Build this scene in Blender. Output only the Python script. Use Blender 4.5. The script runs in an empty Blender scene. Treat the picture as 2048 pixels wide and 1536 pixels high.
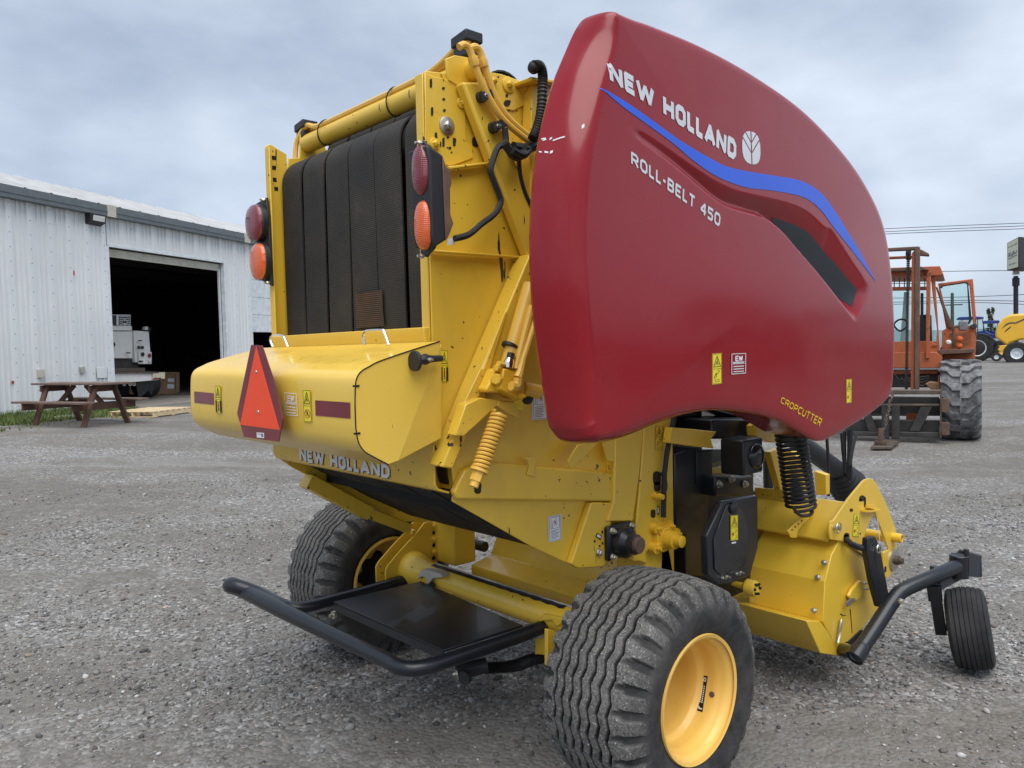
import bpy, bmesh, math, random
import numpy as np
from mathutils import Vector, Matrix
from mathutils.bvhtree import BVHTree
random.seed(7); rng = np.random.default_rng(7)
SC = bpy.context.scene; COL = SC.collection; PI = math.pi

# ------------------------------------------------------------------ camera
F = 1540.0; IW, IH = 2048, 1536
CAMP = np.array([2.814, -2.379, 1.7387])
RC = np.array([[0.6741226124, 0.7382653433, -0.0228688934],
               [0.0191784527, -0.0484466162, -0.9986416336],
               [-0.7383704289, 0.6727683169, -0.0468177465]])   # rows: right, down, forward
cam = bpy.data.cameras.new('camera'); camo = bpy.data.objects.new('camera', cam); COL.objects.link(camo)
cam.sensor_width = 36; cam.lens = F / IW * 36; cam.clip_end = 3000; cam.clip_start = .05
M = Matrix(((RC[0][0], -RC[1][0], -RC[2][0], CAMP[0]), (RC[0][1], -RC[1][1], -RC[2][1], CAMP[1]),
            (RC[0][2], -RC[1][2], -RC[2][2], CAMP[2]), (0, 0, 0, 1)))
camo.matrix_world = M; SC.camera = camo

# ------------------------------------------------------------------ world and sun
W = bpy.data.worlds.new('World'); SC.world = W; W.use_nodes = True
nt = W.node_tree; nt.nodes.clear()
def wn(t, **k):
    n = nt.nodes.new(t)
    for a, b in k.items(): setattr(n, a, b)
    return n
SUN_EL, SUN_AZ = math.radians(64), math.radians(122)
sky = wn('ShaderNodeTexSky', sky_type='NISHITA', sun_disc=False, sun_elevation=SUN_EL, sun_rotation=SUN_AZ)
bg1 = wn('ShaderNodeBackground'); bg1.inputs[1].default_value = .05
bg2 = wn('ShaderNodeBackground'); bg2.inputs[1].default_value = 1.0
tc = wn('ShaderNodeTexCoord'); mp = wn('ShaderNodeMapping'); mp.inputs['Scale'].default_value = (1, 1, 2.2)
nt.links.new(tc.outputs['Generated'], mp.inputs[0])
n1 = wn('ShaderNodeTexNoise'); n1.inputs['Scale'].default_value = 1.5; n1.inputs['Detail'].default_value = 4; n1.inputs['Roughness'].default_value = .5
n2 = wn('ShaderNodeTexNoise'); n2.inputs['Scale'].default_value = 4.5; n2.inputs['Detail'].default_value = 5; n2.inputs['Roughness'].default_value = .5
for n in (n1, n2): nt.links.new(mp.outputs[0], n.inputs['Vector'])
mx = wn('ShaderNodeMix'); mx.data_type = 'FLOAT'; mx.inputs[0].default_value = .38
nt.links.new(n1.outputs[0], mx.inputs[2]); nt.links.new(n2.outputs[0], mx.inputs[3])
cr = wn('ShaderNodeValToRGB'); e = cr.color_ramp.elements
e[0].position = .39; e[0].color = (.195, .232, .295, 1); e[1].position = .63; e[1].color = (.385, .43, .49, 1)
nt.links.new(mx.outputs[0], cr.inputs[0]); nt.links.new(cr.outputs[0], bg2.inputs[0])
nt.links.new(sky.outputs[0], bg1.inputs[0])
ad = wn('ShaderNodeMixShader'); ad.inputs[0].default_value = .86
nt.links.new(bg1.outputs[0], ad.inputs[1]); nt.links.new(bg2.outputs[0], ad.inputs[2])
wo = wn('ShaderNodeOutputWorld'); nt.links.new(ad.outputs[0], wo.inputs[0])
sl = bpy.data.lights.new('sun', 'SUN'); sl.energy = 1.5; sl.angle = math.radians(62); sl.color = (1, .97, .92)
so = bpy.data.objects.new('sun', sl); COL.objects.link(so)
sdir = Vector((math.sin(SUN_AZ) * math.cos(SUN_EL), math.cos(SUN_AZ) * math.cos(SUN_EL), math.sin(SUN_EL)))
so.rotation_euler = sdir.to_track_quat('Z', 'Y').to_euler(); so.location = (0, 0, 30)
vs = SC.view_settings; vs.view_transform = 'Standard'; vs.look = 'None'; vs.exposure = 1.2; vs.gamma = 1; vs.use_curve_mapping = False

# ------------------------------------------------------------------ helpers
V = lambda *a: np.array(a, float)
def ray(x, y):
    return RC.T @ V((x - IW / 2) / F, (y - IH / 2) / F, 1)
def hit(x, y, ax, v):
    d = ray(x, y); return CAMP + d * (v - CAMP[ax]) / d[ax]
def X(v, *pts):
    r = [hit(p[0], p[1], 0, v) for p in pts]; return r if len(r) > 1 else r[0]
def Y(v, *pts):
    r = [hit(p[0], p[1], 1, v) for p in pts]; return r if len(r) > 1 else r[0]
def Z(v, *pts):
    r = [hit(p[0], p[1], 2, v) for p in pts]; return r if len(r) > 1 else r[0]
def plane_hit(x, y, o, n):
    d = ray(x, y); return CAMP + d * (((o - CAMP) @ n) / (d @ n))
def unit(v):
    v = np.asarray(v, float); return v / (np.linalg.norm(v) + 1e-12)
def spline(pts, n, closed=False):
    P = np.asarray(pts, float); m = len(P); out = []
    segs = m if closed else m - 1
    for i in range(segs):
        g = lambda k: P[(i + k) % m] if closed else P[min(max(i + k, 0), m - 1)]
        p0, p1, p2, p3 = g(-1), g(0), g(1), g(2)
        for t in np.linspace(0, 1, n, endpoint=False):
            out.append(.5 * (2 * p1 + (p2 - p0) * t + (2 * p0 - 5 * p1 + 4 * p2 - p3) * t * t + (3 * p1 - p0 - 3 * p2 + p3) * t ** 3))
    if not closed: out.append(P[-1])
    return np.array(out)

class MB:
    def __init__(s): s.v = []; s.f = []; s.m = []; s.mi = 0
    def add(s, verts, faces):
        o = len(s.v); s.v += [tuple(map(float, p)) for p in verts]
        for f in faces: s.f.append(tuple(i + o for i in f)); s.m.append(s.mi)
        return s
    def mat(s, i): s.mi = i; return s
    def poly(s, pts): return s.add(pts, [tuple(range(len(pts)))])
    def box(s, lo, hi):
        a = [min(p, q) for p, q in zip(lo, hi)]; b = [max(p, q) for p, q in zip(lo, hi)]
        return s.obox([(p + q) / 2 for p, q in zip(a, b)], np.diag([(q - p) / 2 for p, q in zip(a, b)]))
    def obox(s, c, ax):
        c = V(*c); ax = np.asarray(ax, float); vs_ = []
        for k in range(8):
            vs_.append(c + sum(ax[i] * (1 if k >> i & 1 else -1) for i in range(3)))
        fs = [(0, 2, 3, 1), (4, 5, 7, 6), (0, 1, 5, 4), (2, 6, 7, 3), (0, 4, 6, 2), (1, 3, 7, 5)]
        if np.linalg.det(ax) < 0: fs = [f[::-1] for f in fs]
        return s.add(vs_, fs)
    def bar(s, a, b, w, h, up=(0, 0, 1)):
        a, b = V(*a), V(*b); d = unit(b - a); u = np.cross(d, up)
        if np.linalg.norm(u) < 1e-6: u = np.cross(d, (1, 0, 0))
        u = unit(u); w2 = unit(np.cross(u, d))
        return s.obox((a + b) / 2, [(b - a) / 2, u * w / 2, w2 * h / 2])
    def prism(s, pts, ext):
        pts = [V(*p) for p in pts]; ext = V(*ext); n = len(pts)
        nrm = sum(np.cross(pts[i], pts[(i + 1) % n]) for i in range(n))
        if nrm @ ext > 0: pts = pts[::-1]
        f = [tuple(range(n)), tuple(range(2 * n - 1, n - 1, -1))]
        f += [(i, i + n, (i + 1) % n + n, (i + 1) % n) for i in range(n)]
        f = [tuple(reversed(q)) if k > 1 else q for k, q in enumerate(f)]
        f = [f[0], f[1]] + [tuple(reversed(q)) for q in f[2:]]
        f2 = [f[0], f[1]]
        for q in f[2:]: f2.append(tuple(reversed(q)))
        return s.add(pts + [p + ext for p in pts], f2)
    def tube(s, path, r, n=10, cap=True, closed=False):
        P = np.asarray(path, float); m = len(P)
        rr = np.full(m, r, float) if np.isscalar(r) else np.asarray(r, float)
        T = np.gradient(P, axis=0) if not closed else np.roll(P, -1, 0) - np.roll(P, 1, 0)
        T = np.array([unit(t) for t in T])
        u = np.cross(T[0], (0, 0, 1)); u = unit(u if np.linalg.norm(u) > 1e-3 else np.cross(T[0], (1, 0, 0)))
        vs_ = []
        for i in range(m):
            u = unit(u - T[i] * (u @ T[i])); w = np.cross(T[i], u)
            for k in range(n):
                a = 2 * PI * k / n; vs_.append(P[i] + rr[i] * (math.cos(a) * u + math.sin(a) * w))
        fs = []
        for i in range(m if closed else m - 1):
            j = (i + 1) % m
            for k in range(n): fs.append((i * n + k, i * n + (k + 1) % n, j * n + (k + 1) % n, j * n + k))
        if cap and not closed: fs += [tuple(range(n))[::-1], tuple(range((m - 1) * n, m * n))]
        return s.add(vs_, fs)
    def cyl(s, a, b, r, n=16, r2=None): return s.tube([a, b], [r, r if r2 is None else r2], n)
    def lathe(s, prof, o, ax, n=32, cap=True):
        # prof: list of (distance along axis, radius)
        o = V(*o); ax = unit(ax); u = unit(np.cross(ax, (0, 0, 1) if abs(ax[2]) < .9 else (1, 0, 0))); w = np.cross(ax, u)
        vs_ = []
        for d, r in prof:
            for k in range(n):
                a = 2 * PI * k / n; vs_.append(o + ax * d + r * (math.cos(a) * u + math.sin(a) * w))
        fs = [(i * n + k, i * n + (k + 1) % n, (i + 1) * n + (k + 1) % n, (i + 1) * n + k) for i in range(len(prof) - 1) for k in range(n)]
        if cap: fs += [tuple(range(n))[::-1], tuple(range((len(prof) - 1) * n, len(prof) * n))]
        return s.add(vs_, fs)
    def sphere(s, c, r, n=10, m=7, sc=(1, 1, 1)):
        return s.grid([[V(*c) + V(*sc) * r * V(math.sin(PI * j / m) * math.cos(2 * PI * i / n), math.sin(PI * j / m) * math.sin(2 * PI * i / n), math.cos(PI * j / m)) for i in range(n + 1)] for j in range(m + 1)])
    def grid(s, rows, closed=False):
        R_, C_ = len(rows), len(rows[0]); vs_ = [p for r in rows for p in r]; fs = []
        for i in range(R_ - 1):
            for k in range(C_ if closed else C_ - 1): fs.append((i * C_ + k, (i + 1) * C_ + k, (i + 1) * C_ + (k + 1) % C_, i * C_ + (k + 1) % C_))
        return s.add(vs_, fs)
    def build(s, name, mats, parent=None, smooth=35, bevel=0, label=None, **props):
        me = bpy.data.meshes.new(name); me.from_pydata(s.v, [], s.f)
        if not isinstance(mats, (list, tuple)): mats = [mats]
        for m_ in mats: me.materials.append(m_)
        me.polygons.foreach_set('material_index', s.m)
        bm = bmesh.new(); bm.from_mesh(me); bmesh.ops.recalc_face_normals(bm, faces=bm.faces); bm.to_mesh(me); bm.free()
        if smooth:
            me.polygons.foreach_set('use_smooth', [True] * len(me.polygons)); me.set_sharp_from_angle(angle=math.radians(smooth))
        o = bpy.data.objects.new(name, me); COL.objects.link(o)
        if parent:
            o.parent = parent; q = parent; off = Vector((0, 0, 0)); mw = Matrix()
            chain = []
            while q: chain.append(q.matrix_basis.copy()); q = q.parent
            for b_ in reversed(chain): mw = mw @ b_
            o.matrix_basis = mw.inverted()
        if bevel:
            b = o.modifiers.new('bevel', 'BEVEL'); b.width = bevel; b.segments = 2; b.limit_method = 'ANGLE'; b.angle_limit = math.radians(40); b.harden_normals = False
        if label: o['label'] = label
        for k, v in props.items(): o[k] = v
        return o
def thing(name, label, cat, loc=(0, 0, 0), rz=0, group=None, **props):
    o = bpy.data.objects.new(name, None); COL.objects.link(o); o.location = [float(q) for q in loc]; o.rotation_euler = (0, 0, rz); o.empty_display_size = .2
    o['label'] = label; o['category'] = cat
    if group: o['group'] = group
    for k, v in props.items(): o[k] = v
    return o
def tag(o, label, cat, group=None):
    o['label'] = label; o['category'] = cat
    if group: o['group'] = group
    return o
def dup(root, loc, rz=0, label=None):
    r = root.copy(); COL.objects.link(r); r.location = loc; r.rotation_euler = (0, 0, rz)
    if label: r['label'] = label
    for ch in list(root.children):
        c = ch.copy(); COL.objects.link(c); c.parent = r
        for g in list(ch.children):
            d = g.copy(); COL.objects.link(d); d.parent = c
    return r

# ------------------------------------------------------------------ materials
class NM:
    def __init__(s, name):
        s.m = bpy.data.materials.new(name); s.m.use_nodes = True; s.t = s.m.node_tree; s.b = s.t.nodes['Principled BSDF']
        s.geo = s.t.nodes.new('ShaderNodeTexCoord').outputs['Object']
    def n(s, t, **k):
        n = s.t.nodes.new(t)
        for a, b in k.items(): setattr(n, a, b)
        return n
    def l(s, a, b): s.t.links.new(a, b); return s
    def noise(s, sc, det=4, rough=.55, vec=None, dist=0, stretch=None):
        v = vec or s.geo
        if stretch:
            mp = s.n('ShaderNodeMapping'); mp.inputs['Scale'].default_value = stretch; s.l(v, mp.inputs[0]); v = mp.outputs[0]
        n = s.n('ShaderNodeTexNoise'); n.inputs['Scale'].default_value = sc; n.inputs['Detail'].default_value = det; n.inputs['Roughness'].default_value = rough; n.inputs['Distortion'].default_value = dist
        s.l(v, n.inputs['Vector']); return n.outputs[0]
    def vor(s, sc, feat='F1', out='Distance', vec=None, rand=1):
        n = s.n('ShaderNodeTexVoronoi', feature=feat); n.inputs['Scale'].default_value = sc; n.inputs['Randomness'].default_value = rand
        s.l(vec or s.geo, n.inputs['Vector']); return n.outputs[out]
    def ramp(s, fac, *st):
        r = s.n('ShaderNodeValToRGB'); els = r.color_ramp.elements
        while len(els) < len(st): els.new(.5)
        for e_, (p, c) in zip(els, st):
            e_.position = p; e_.color = (c, c, c, 1) if np.isscalar(c) else (*c, 1)
        s.l(fac, r.inputs[0]); return r.outputs[0]
    def mix(s, fac, a, b, mode='MIX'):
        n = s.n('ShaderNodeMix'); n.data_type = 'RGBA'; n.blend_type = mode
        for sock, v in ((n.inputs[0], fac), (n.inputs[6], a), (n.inputs[7], b)):
            if hasattr(v, 'links'): s.l(v, sock)
            elif np.isscalar(v): sock.default_value = v if sock is n.inputs[0] else (v, v, v, 1)
            else: sock.default_value = (*v, 1)
        return n.outputs[2]
    def math(s, op, a, b=0):
        n = s.n('ShaderNodeMath', operation=op)
        for i, v in enumerate((a, b)):
            if hasattr(v, 'links'): s.l(v, n.inputs[i])
            else: n.inputs[i].default_value = v
        return n.outputs[0]
    def set(s, **k):
        names = dict(col='Base Color', rough='Roughness', metal='Metallic', coat='Coat Weight', crough='Coat Roughness', spec='Specular IOR Level', trans='Transmission Weight', alpha='Alpha', ior='IOR', emit='Emission Color', estr='Emission Strength')
        for a, v in k.items():
            i = s.b.inputs[names[a]]
            if hasattr(v, 'links'): s.l(v, i)
            elif np.isscalar(v): i.default_value = v
            else: i.default_value = (*v, 1)
        return s
    def bump(s, h, strength=.3, dist=.01):
        b = s.n('ShaderNodeBump'); b.inputs['Strength'].default_value = strength; b.inputs['Distance'].default_value = dist
        s.l(h, b.inputs['Height'])
        old = s.b.inputs['Normal'].links
        if old: s.l(old[0].from_socket, b.inputs['Normal'])
        s.l(b.outputs[0], s.b.inputs['Normal']); return s
MT = {}
def plain(name, col, rough=.5, metal=0, var=.15, coat=0, **k):
    m = NM(name); n = m.noise(6, 5, .6); c = np.array(col)
    m.set(col=m.ramp(n, (.3, tuple(c * (1 - var))), (.7, tuple(np.minimum(c * (1 + var), 1)))), rough=rough, metal=metal, coat=coat, **k); MT[name] = m.m; return m
def paint(name, col, chip=(.03, .025, .02), dirt=(.25, .2, .12), chips=.5, dirtamt=.25, rough=.38, coat=.3, bumpy=.02):
    m = NM(name); c = np.array(col)
    big = m.noise(1.7, 4, .6); fine = m.noise(14, 6, .65)
    base = m.ramp(big, (.3, tuple(c * .93)), (.7, tuple(c * 1.04)))
    g = m.noise(2.6, 6, .7, stretch=(1, 1, .45))
    base = m.mix(m.ramp(g, (.52, 0), (.8, dirtamt)), base, dirt)
    sp = m.noise(38, 3, .5); reg = m.noise(2.2, 2, .5)
    th = m.math('ADD', sp, m.math('MULTIPLY', reg, .35))
    ch = m.ramp(th, (.925 - .03 * chips, 0), (.94 - .03 * chips, 1))
    sc = m.noise(26, 4, .5, stretch=(1, 1, .16)); th2 = m.math('ADD', sc, m.math('MULTIPLY', m.noise(3.1, 2, .5), .3))
    ch2 = m.ramp(th2, (.895 - .012 * chips, 0), (.91 - .012 * chips, 1))
    base = m.mix(m.math('MAXIMUM', ch, ch2), base, chip)
    m.set(col=base, rough=m.ramp(fine, (.3, rough - .06), (.7, rough + .12)), coat=coat, crough=.12)
    m.bump(m.noise(3, 2, .5), bumpy, .05); MT[name] = m.m; return m
paint('yellow_paint', (.78, .50, .042), chips=1.6)
paint('yellow_worn', (.78, .50, .042), chips=3.4, dirtamt=.35)
paint('yellow_clean', (.78, .50, .042), chips=-1.0, dirtamt=.06, rough=.33, bumpy=.06)
paint('hood_paint', (.80, .53, .075), chips=-3, dirtamt=.05, rough=.30, coat=.25, bumpy=.05)
paint('rim_paint', (.86, .53, .115), chips=-3, dirtamt=.12, rough=.45)
paint('pale_yellow_paint', (.80, .47, .07), chips=.3, dirtamt=.1)
# shield: mouse-grey dust film over deep red plastic
m = NM('red_plastic'); n = m.noise(1.3, 4, .6); k_ = m.noise(60, 3, .6)
m.set(col=m.mix(m.ramp(m.noise(2.4, 5, .65), (.45, 0), (.85, .12)), m.ramp(n, (.3, (.245, .005, .011)), (.7, (.272, .006, .013))), (.25, .10, .09)), rough=m.ramp(m.noise(3, 5, .6), (.3, .2), (.75, .3)), coat=.42, crough=.10, spec=.25)
m.bump(m.noise(.9, 2, .4), .03, .1); MT['red_plastic'] = m.m
plain('black_paint', (.009, .011, .016), .36, coat=.1)
plain('black_gloss', (.008, .009, .012), .2, coat=.3)
plain('black_plastic', (.018, .019, .022), .5)
plain('hose_black', (.012, .012, .013), .55)
plain('dark_gap', (.006, .006, .006), .9)  # near black; stands for shade where it fills holes and gaps
plain('zinc', (.55, .53, .46), .35, .9)
plain('chrome', (.75, .73, .66), .2, 1.0)
plain('white_vinyl', (.62, .65, .69), .5, var=.05)
plain('white_mark', (.78, .78, .78), .5)
plain('blue_vinyl', (.018, .10, .66), .3, var=.08)
plain('dark_vinyl', (.03, .04, .05), .4)
plain('decal_yellow', (.82, .68, .03), .4, var=.04)
plain('decal_black', (.012, .012, .012), .5)
plain('decal_white', (.74, .76, .80), .45, var=.04)
plain('decal_red', (.40, .03, .02), .45)
plain('crop_yellow', (.80, .52, .02), .4)
plain('reflector_red', (.17, .010, .022), .3, coat=.4)
plain('reflector_orange', (.92, .075, .018), .5, var=.04)
for nm_, cc_ in (('lens_red', (.17, .004, .012)), ('lens_amber', (.66, .10, .008))):
    m = plain(nm_, cc_, .15, coat=.8); sx = m.n('ShaderNodeSeparateXYZ'); m.l(m.geo, sx.inputs[0])
    gx = m.math('SINE', m.math('MULTIPLY', sx.outputs[0], 2 * PI / .0065)); gz_ = m.math('SINE', m.math('MULTIPLY', sx.outputs[2], 2 * PI / .006))
    m.bump(m.math('ADD', gx, gz_), .3, .002); m.set(col=m.mix(m.ramp(m.math('ADD', gx, gz_), (.0, 0), (1.0, .16)), cc_, tuple(min(1, q * 1.5 + .03) for q in cc_)))
plain('manifold_yellow', (.76, .45, .03), .4)
# belt rubber with fine cross ribs: the UV's V runs along the belt
m = NM('belt_rubber'); uv = m.n('ShaderNodeUVMap').outputs[0]; sx = m.n('ShaderNodeSeparateXYZ'); m.l(uv, sx.inputs[0])
w_ = m.math('SINE', m.math('MULTIPLY', sx.outputs[1], 2 * PI / .0078)); w1 = m.math('ADD', m.math('MULTIPLY', w_, .5), .5)
du = m.noise(2.2, 6, .65); du2 = m.noise(9, 5, .7)
c_ = m.mix(m.ramp(du, (.40, 0), (.72, .9)), (.014, .0135, .0135), (.050, .039, .026))
c_ = m.mix(m.ramp(m.math('MULTIPLY', du2, du), (.34, 0), (.46, .35)), c_, (.16, .12, .075))
c_ = m.mix(m.math('MULTIPLY', m.ramp(w1, (0, 1), (.55, 0)), .4), c_, (.006, .006, .006))
m.set(col=c_, rough=.75); m.bump(w1, .35, .003); MT['belt_rubber'] = m.m
m = plain('rust_patch', (.14, .05, .015), .9, var=.5)
# tyre rubber; attribute "wear" = 1 on the tread faces, negative in the grooves, which are coloured near black, none on the sidewall
def tyre_mat(name, dust, dusty):
    m = NM(name); at = m.n('ShaderNodeAttribute', attribute_name='wear_groove').outputs['Fac']
    a = m.noise(7, 6, .7); b = m.noise(70, 4, .7); sp = m.noise(85, 5, .8)
    c = m.mix(m.ramp(a, (.36, 0), (.64, dusty)), (.021, .021, .023) if dusty < .7 else (.07, .07, .075), dust)
    gray = m.mix(m.ramp(m.math('ADD', m.math('MULTIPLY', sp, .75), m.math('MULTIPLY', a, .25)), (.36, 0), (.52, .55), (.66, 1)), (.035, .035, .037), tuple(np.array(dust) * 1.15))
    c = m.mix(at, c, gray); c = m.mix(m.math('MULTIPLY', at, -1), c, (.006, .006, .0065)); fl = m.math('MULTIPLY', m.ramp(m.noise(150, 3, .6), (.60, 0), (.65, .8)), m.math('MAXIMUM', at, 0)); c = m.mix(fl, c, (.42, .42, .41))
    m.set(col=c, rough=.82, spec=.3); m.bump(b, .6, .004); MT[name] = m.m
tyre_mat('tyre_rubber', (.18, .172, .16), .30)
tyre_mat('tyre_dusty', (.30, .30, .31), .8)
tyre_mat('tyre_dark', (.06, .06, .06), .5)
# building
m = NM('white_sheet'); st = m.noise(3, 5, .65, stretch=(3, 3, .12)); b_ = m.noise(.5, 3, .5)
c_ = m.ramp(b_, (.3, (.66, .68, .69)), (.7, (.74, .76, .765)))
c_ = m.mix(m.ramp(st, (.55, 0), (.8, .3)), c_, (.36, .34, .30)); sp = m.noise(9, 3, .5)
c_ = m.mix(m.ramp(sp, (.76, 0), (.78, .7)), c_, (.10, .09, .09))
m.set(col=c_, rough=.45); MT['white_sheet'] = m.m
m = NM('roof_sheet'); m.set(col=m.ramp(m.noise(1.2, 4, .6), (.3, (.36, .365, .37)), (.7, (.48, .485, .49))), rough=.5, metal=.1); MT['roof_sheet'] = m.m
plain('hole_shade', (.028, .020, .008), .9)
plain('gutter_grey', (.12, .14, .15), .5); plain('trim_cream', (.50, .48, .40), .5); plain('trim_white', (.66, .70, .73), .4)
plain('dark_interior', (.05, .045, .042), .9); plain('screw_grey', (.22, .22, .24), .5, .4)  # interior walls near black, putting the room's shade into the colour
plain('concrete', (.22, .20, .175), .9, var=.25)
plain('truck_white', (.72, .72, .70), .4, var=.06); plain('truck_cream', (.60, .55, .42), .5)
plain('steel_dark', (.045, .042, .040), .55, .2, var=.4); plain('steel_plate', (.11, .085, .065), .55, .3, var=.35)
def wood(name, a, b, sc=(1.5, 14, 14), rough=.8):
    m = NM(name); g = m.noise(3, 6, .65, stretch=sc); w = m.noise(1.5, 4, .6)
    m.set(col=m.mix(m.ramp(w, (.4, 0), (.75, .5)), m.ramp(g, (.3, a), (.7, b)), tuple(np.array(b) * 1.3)), rough=rough); m.bump(g, .4, .004); MT[name] = m.m
wood('wood_brown', (.065, .030, .019), (.12, .062, .042)); wood('wood_top', (.10, .065, .050), (.19, .13, .105)); wood('wood_pale', (.50, .37, .21), (.68, .54, .34)); wood('wood_crate', (.25, .15, .075), (.36, .23, .12))
# forklift
paint('orange_paint', (.47, .125, .045), chip=(.07, .03, .02), dirt=(.10, .045, .025), chips=3.0, dirtamt=.6, rough=.55, coat=0)
m = NM('rust_steel'); m.set(col=m.ramp(m.noise(4, 6, .7), (.3, (.055, .036, .028)), (.55, (.13, .075, .05)), (.75, (.22, .12, .075))), rough=.65); MT['rust_steel'] = m.m
plain('orange_lens', (.55, .10, .02), .3); plain('lamp_white', (.7, .7, .66), .2)
paint('tractor_blue', (.008, .038, .22), chips=-3, dirtamt=.05); paint('far_yellow', (.80, .45, .03), chips=-3, dirtamt=.03)
plain('sign_cream', (.62, .62, .46), .5, var=.05); plain('sign_ink', (.25, .24, .26), .6); plain('pole_black', (.014, .015, .016), .5); plain('pole_wood', (.10, .09, .08), .9); plain('wire_dark', (.02, .02, .022), .7)
m = NM('glass'); m.set(col=(.80, .90, .90), rough=.02, trans=1, ior=1.05); MT['glass'] = m.m
m = NM('glass_green'); m.set(col=(.72, .88, .87), rough=.03, trans=1, ior=1.03); MT['glass_green'] = m.m
m = NM('grass'); m.set(col=m.ramp(m.noise(5, 3, .6), (.3, (.06, .10, .02)), (.7, (.15, .19, .05))), rough=.8); MT['grass'] = m.m
m = NM('leaf_dark'); m.set(col=m.ramp(m.noise(.3, 4, .6), (.3, (.035, .055, .03)), (.7, (.07, .09, .05))), rough=.9); MT['leaf_dark'] = m.m
m = NM('hill_haze'); m.set(col=m.ramp(m.noise(.03, 5, .7), (.3, (.13, .17, .19)), (.7, (.19, .235, .25))), rough=1); MT['hill_haze'] = m.m  # haze of distance is mixed into the hills' blue-grey colour
# gravel ground
m = NM('gravel_ground'); g = m.geo
mpr = m.n('ShaderNodeMapping'); mpr.inputs['Rotation'].default_value = (0, 0, math.radians(-52)); m.l(g, mpr.inputs[0]); trk = m.noise(.9, 6, .68, vec=mpr.outputs[0], stretch=(.22, 1, 1)); trk2 = m.noise(.55, 5, .65, vec=mpr.outputs[0], stretch=(.3, 1, 1), dist=.4)
big = m.noise(.35, 5, .6); mid = m.noise(1.6, 5, .65, dist=.6)
v1 = m.vor(42, out='Color'); v1d = m.vor(42); v2 = m.vor(95, out='Color'); v2d = m.vor(95); v3 = m.noise(9, 6, .75)
sp = m.n('ShaderNodeSeparateColor'); m.l(v1, sp.inputs[0]); sp2 = m.n('ShaderNodeSeparateColor'); m.l(v2, sp2.inputs[0])
st1 = m.ramp(sp.outputs[0], (0, (.085, .082, .08)), (.45, (.20, .195, .19)), (.8, (.31, .305, .30)), (1, (.46, .45, .44)))
st1 = m.mix(m.ramp(sp.outputs[1], (.80, 0), (.85, .5)), st1, (.24, .19, .15))
st2 = m.ramp(sp2.outputs[0], (0, (.10, .095, .09)), (.6, (.21, .20, .19)), (1, (.34, .33, .315)))
dirt = m.ramp(v3, (.3, (.115, .104, .090)), (.7, (.185, .172, .152)))
c_ = m.mix(m.ramp(v1d, (.008, 0), (.016, 1)), st1, st2) if False else m.mix(m.ramp(sp.outputs[2], (.40, 0), (.42, 1)), st2, st1)
c_ = m.mix(m.ramp(m.math('ADD', m.math('MULTIPLY', mid, .35), m.math('MULTIPLY', trk2, .65)), (.42, 0), (.56, .85)), c_, dirt)
c_ = m.mix(m.ramp(trk, (.54, 0), (.72, .42)), c_, (.37, .37, .365))
m.set(col=c_, rough=.92, spec=.25)
m.bump(m.math('MULTIPLY', v1d, -1), .8, .012); m.bump(m.noise(5, 5, .7), .5, .03); MT['gravel_ground'] = m.m
m = NM('pebble'); a_ = m.n('ShaderNodeAttribute', attribute_name='tone').outputs['Color']
m.set(col=m.mix(m.ramp(m.noise(60, 4, .6), (.3, 0), (.7, .4)), a_, (.17, .165, .16)), rough=.88, spec=.25); MT['pebble'] = m.m
# ------------------------------------------------------------------ ground, hills, gravel
WO = V(-17.03, .63, 0); WD = V(-.4863, .8738, 0); WNRM = V(.8738, .4863, 0)
def gz(x, y):
    s = (x - WO[0]) * WNRM[0] + (y - WO[1]) * WNRM[1]
    t = np.clip((12.5 - s) / 9.5, 0, 1); lim = np.clip((60 - np.hypot(x + 17, y)) / 30, 0, 1)
    return .45 * t * t * (3 - 2 * t) * lim * lim * (3 - 2 * lim)
rad = np.concatenate([np.linspace(.4, 34, 70), np.geomspace(36, 900, 30)])
ang = np.linspace(0, 2 * PI, 161)
mb = MB(); c0 = CAMP[:2]
rows = []
for r in rad:
    x = c0[0] + r * np.cos(ang); y = c0[1] + r * np.sin(ang); rows.append(list(zip(x, y, gz(x, y))))
mb.grid(rows); mb.add([(c0[0], c0[1], 0)] + rows[0], [(0, i + 1, i + 2) for i in range(160)])
mb.build('gravel_yard', MT['gravel_ground'], kind='structure', smooth=180)
mb = MB(); rows = []
az = np.linspace(0, 2 * PI, 241); hh = 13 + 3 * np.sin(az * 5 + 1) + 2.5 * np.sin(az * 11 + 2) + 1.5 * np.sin(az * 23) + rng.normal(0, .5, 241); hh[-1] = hh[0]
for t, r in ((0, 520), (.35, 540), (.75, 565), (1, 600), (.8, 650), (0, 760)):
    rows.append([(r * math.cos(a), r * math.sin(a), t * h - .5) for a, h in zip(az, hh)])
mb.grid(rows).build('hills', MT['hill_haze'], kind='structure', smooth=180)
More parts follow.
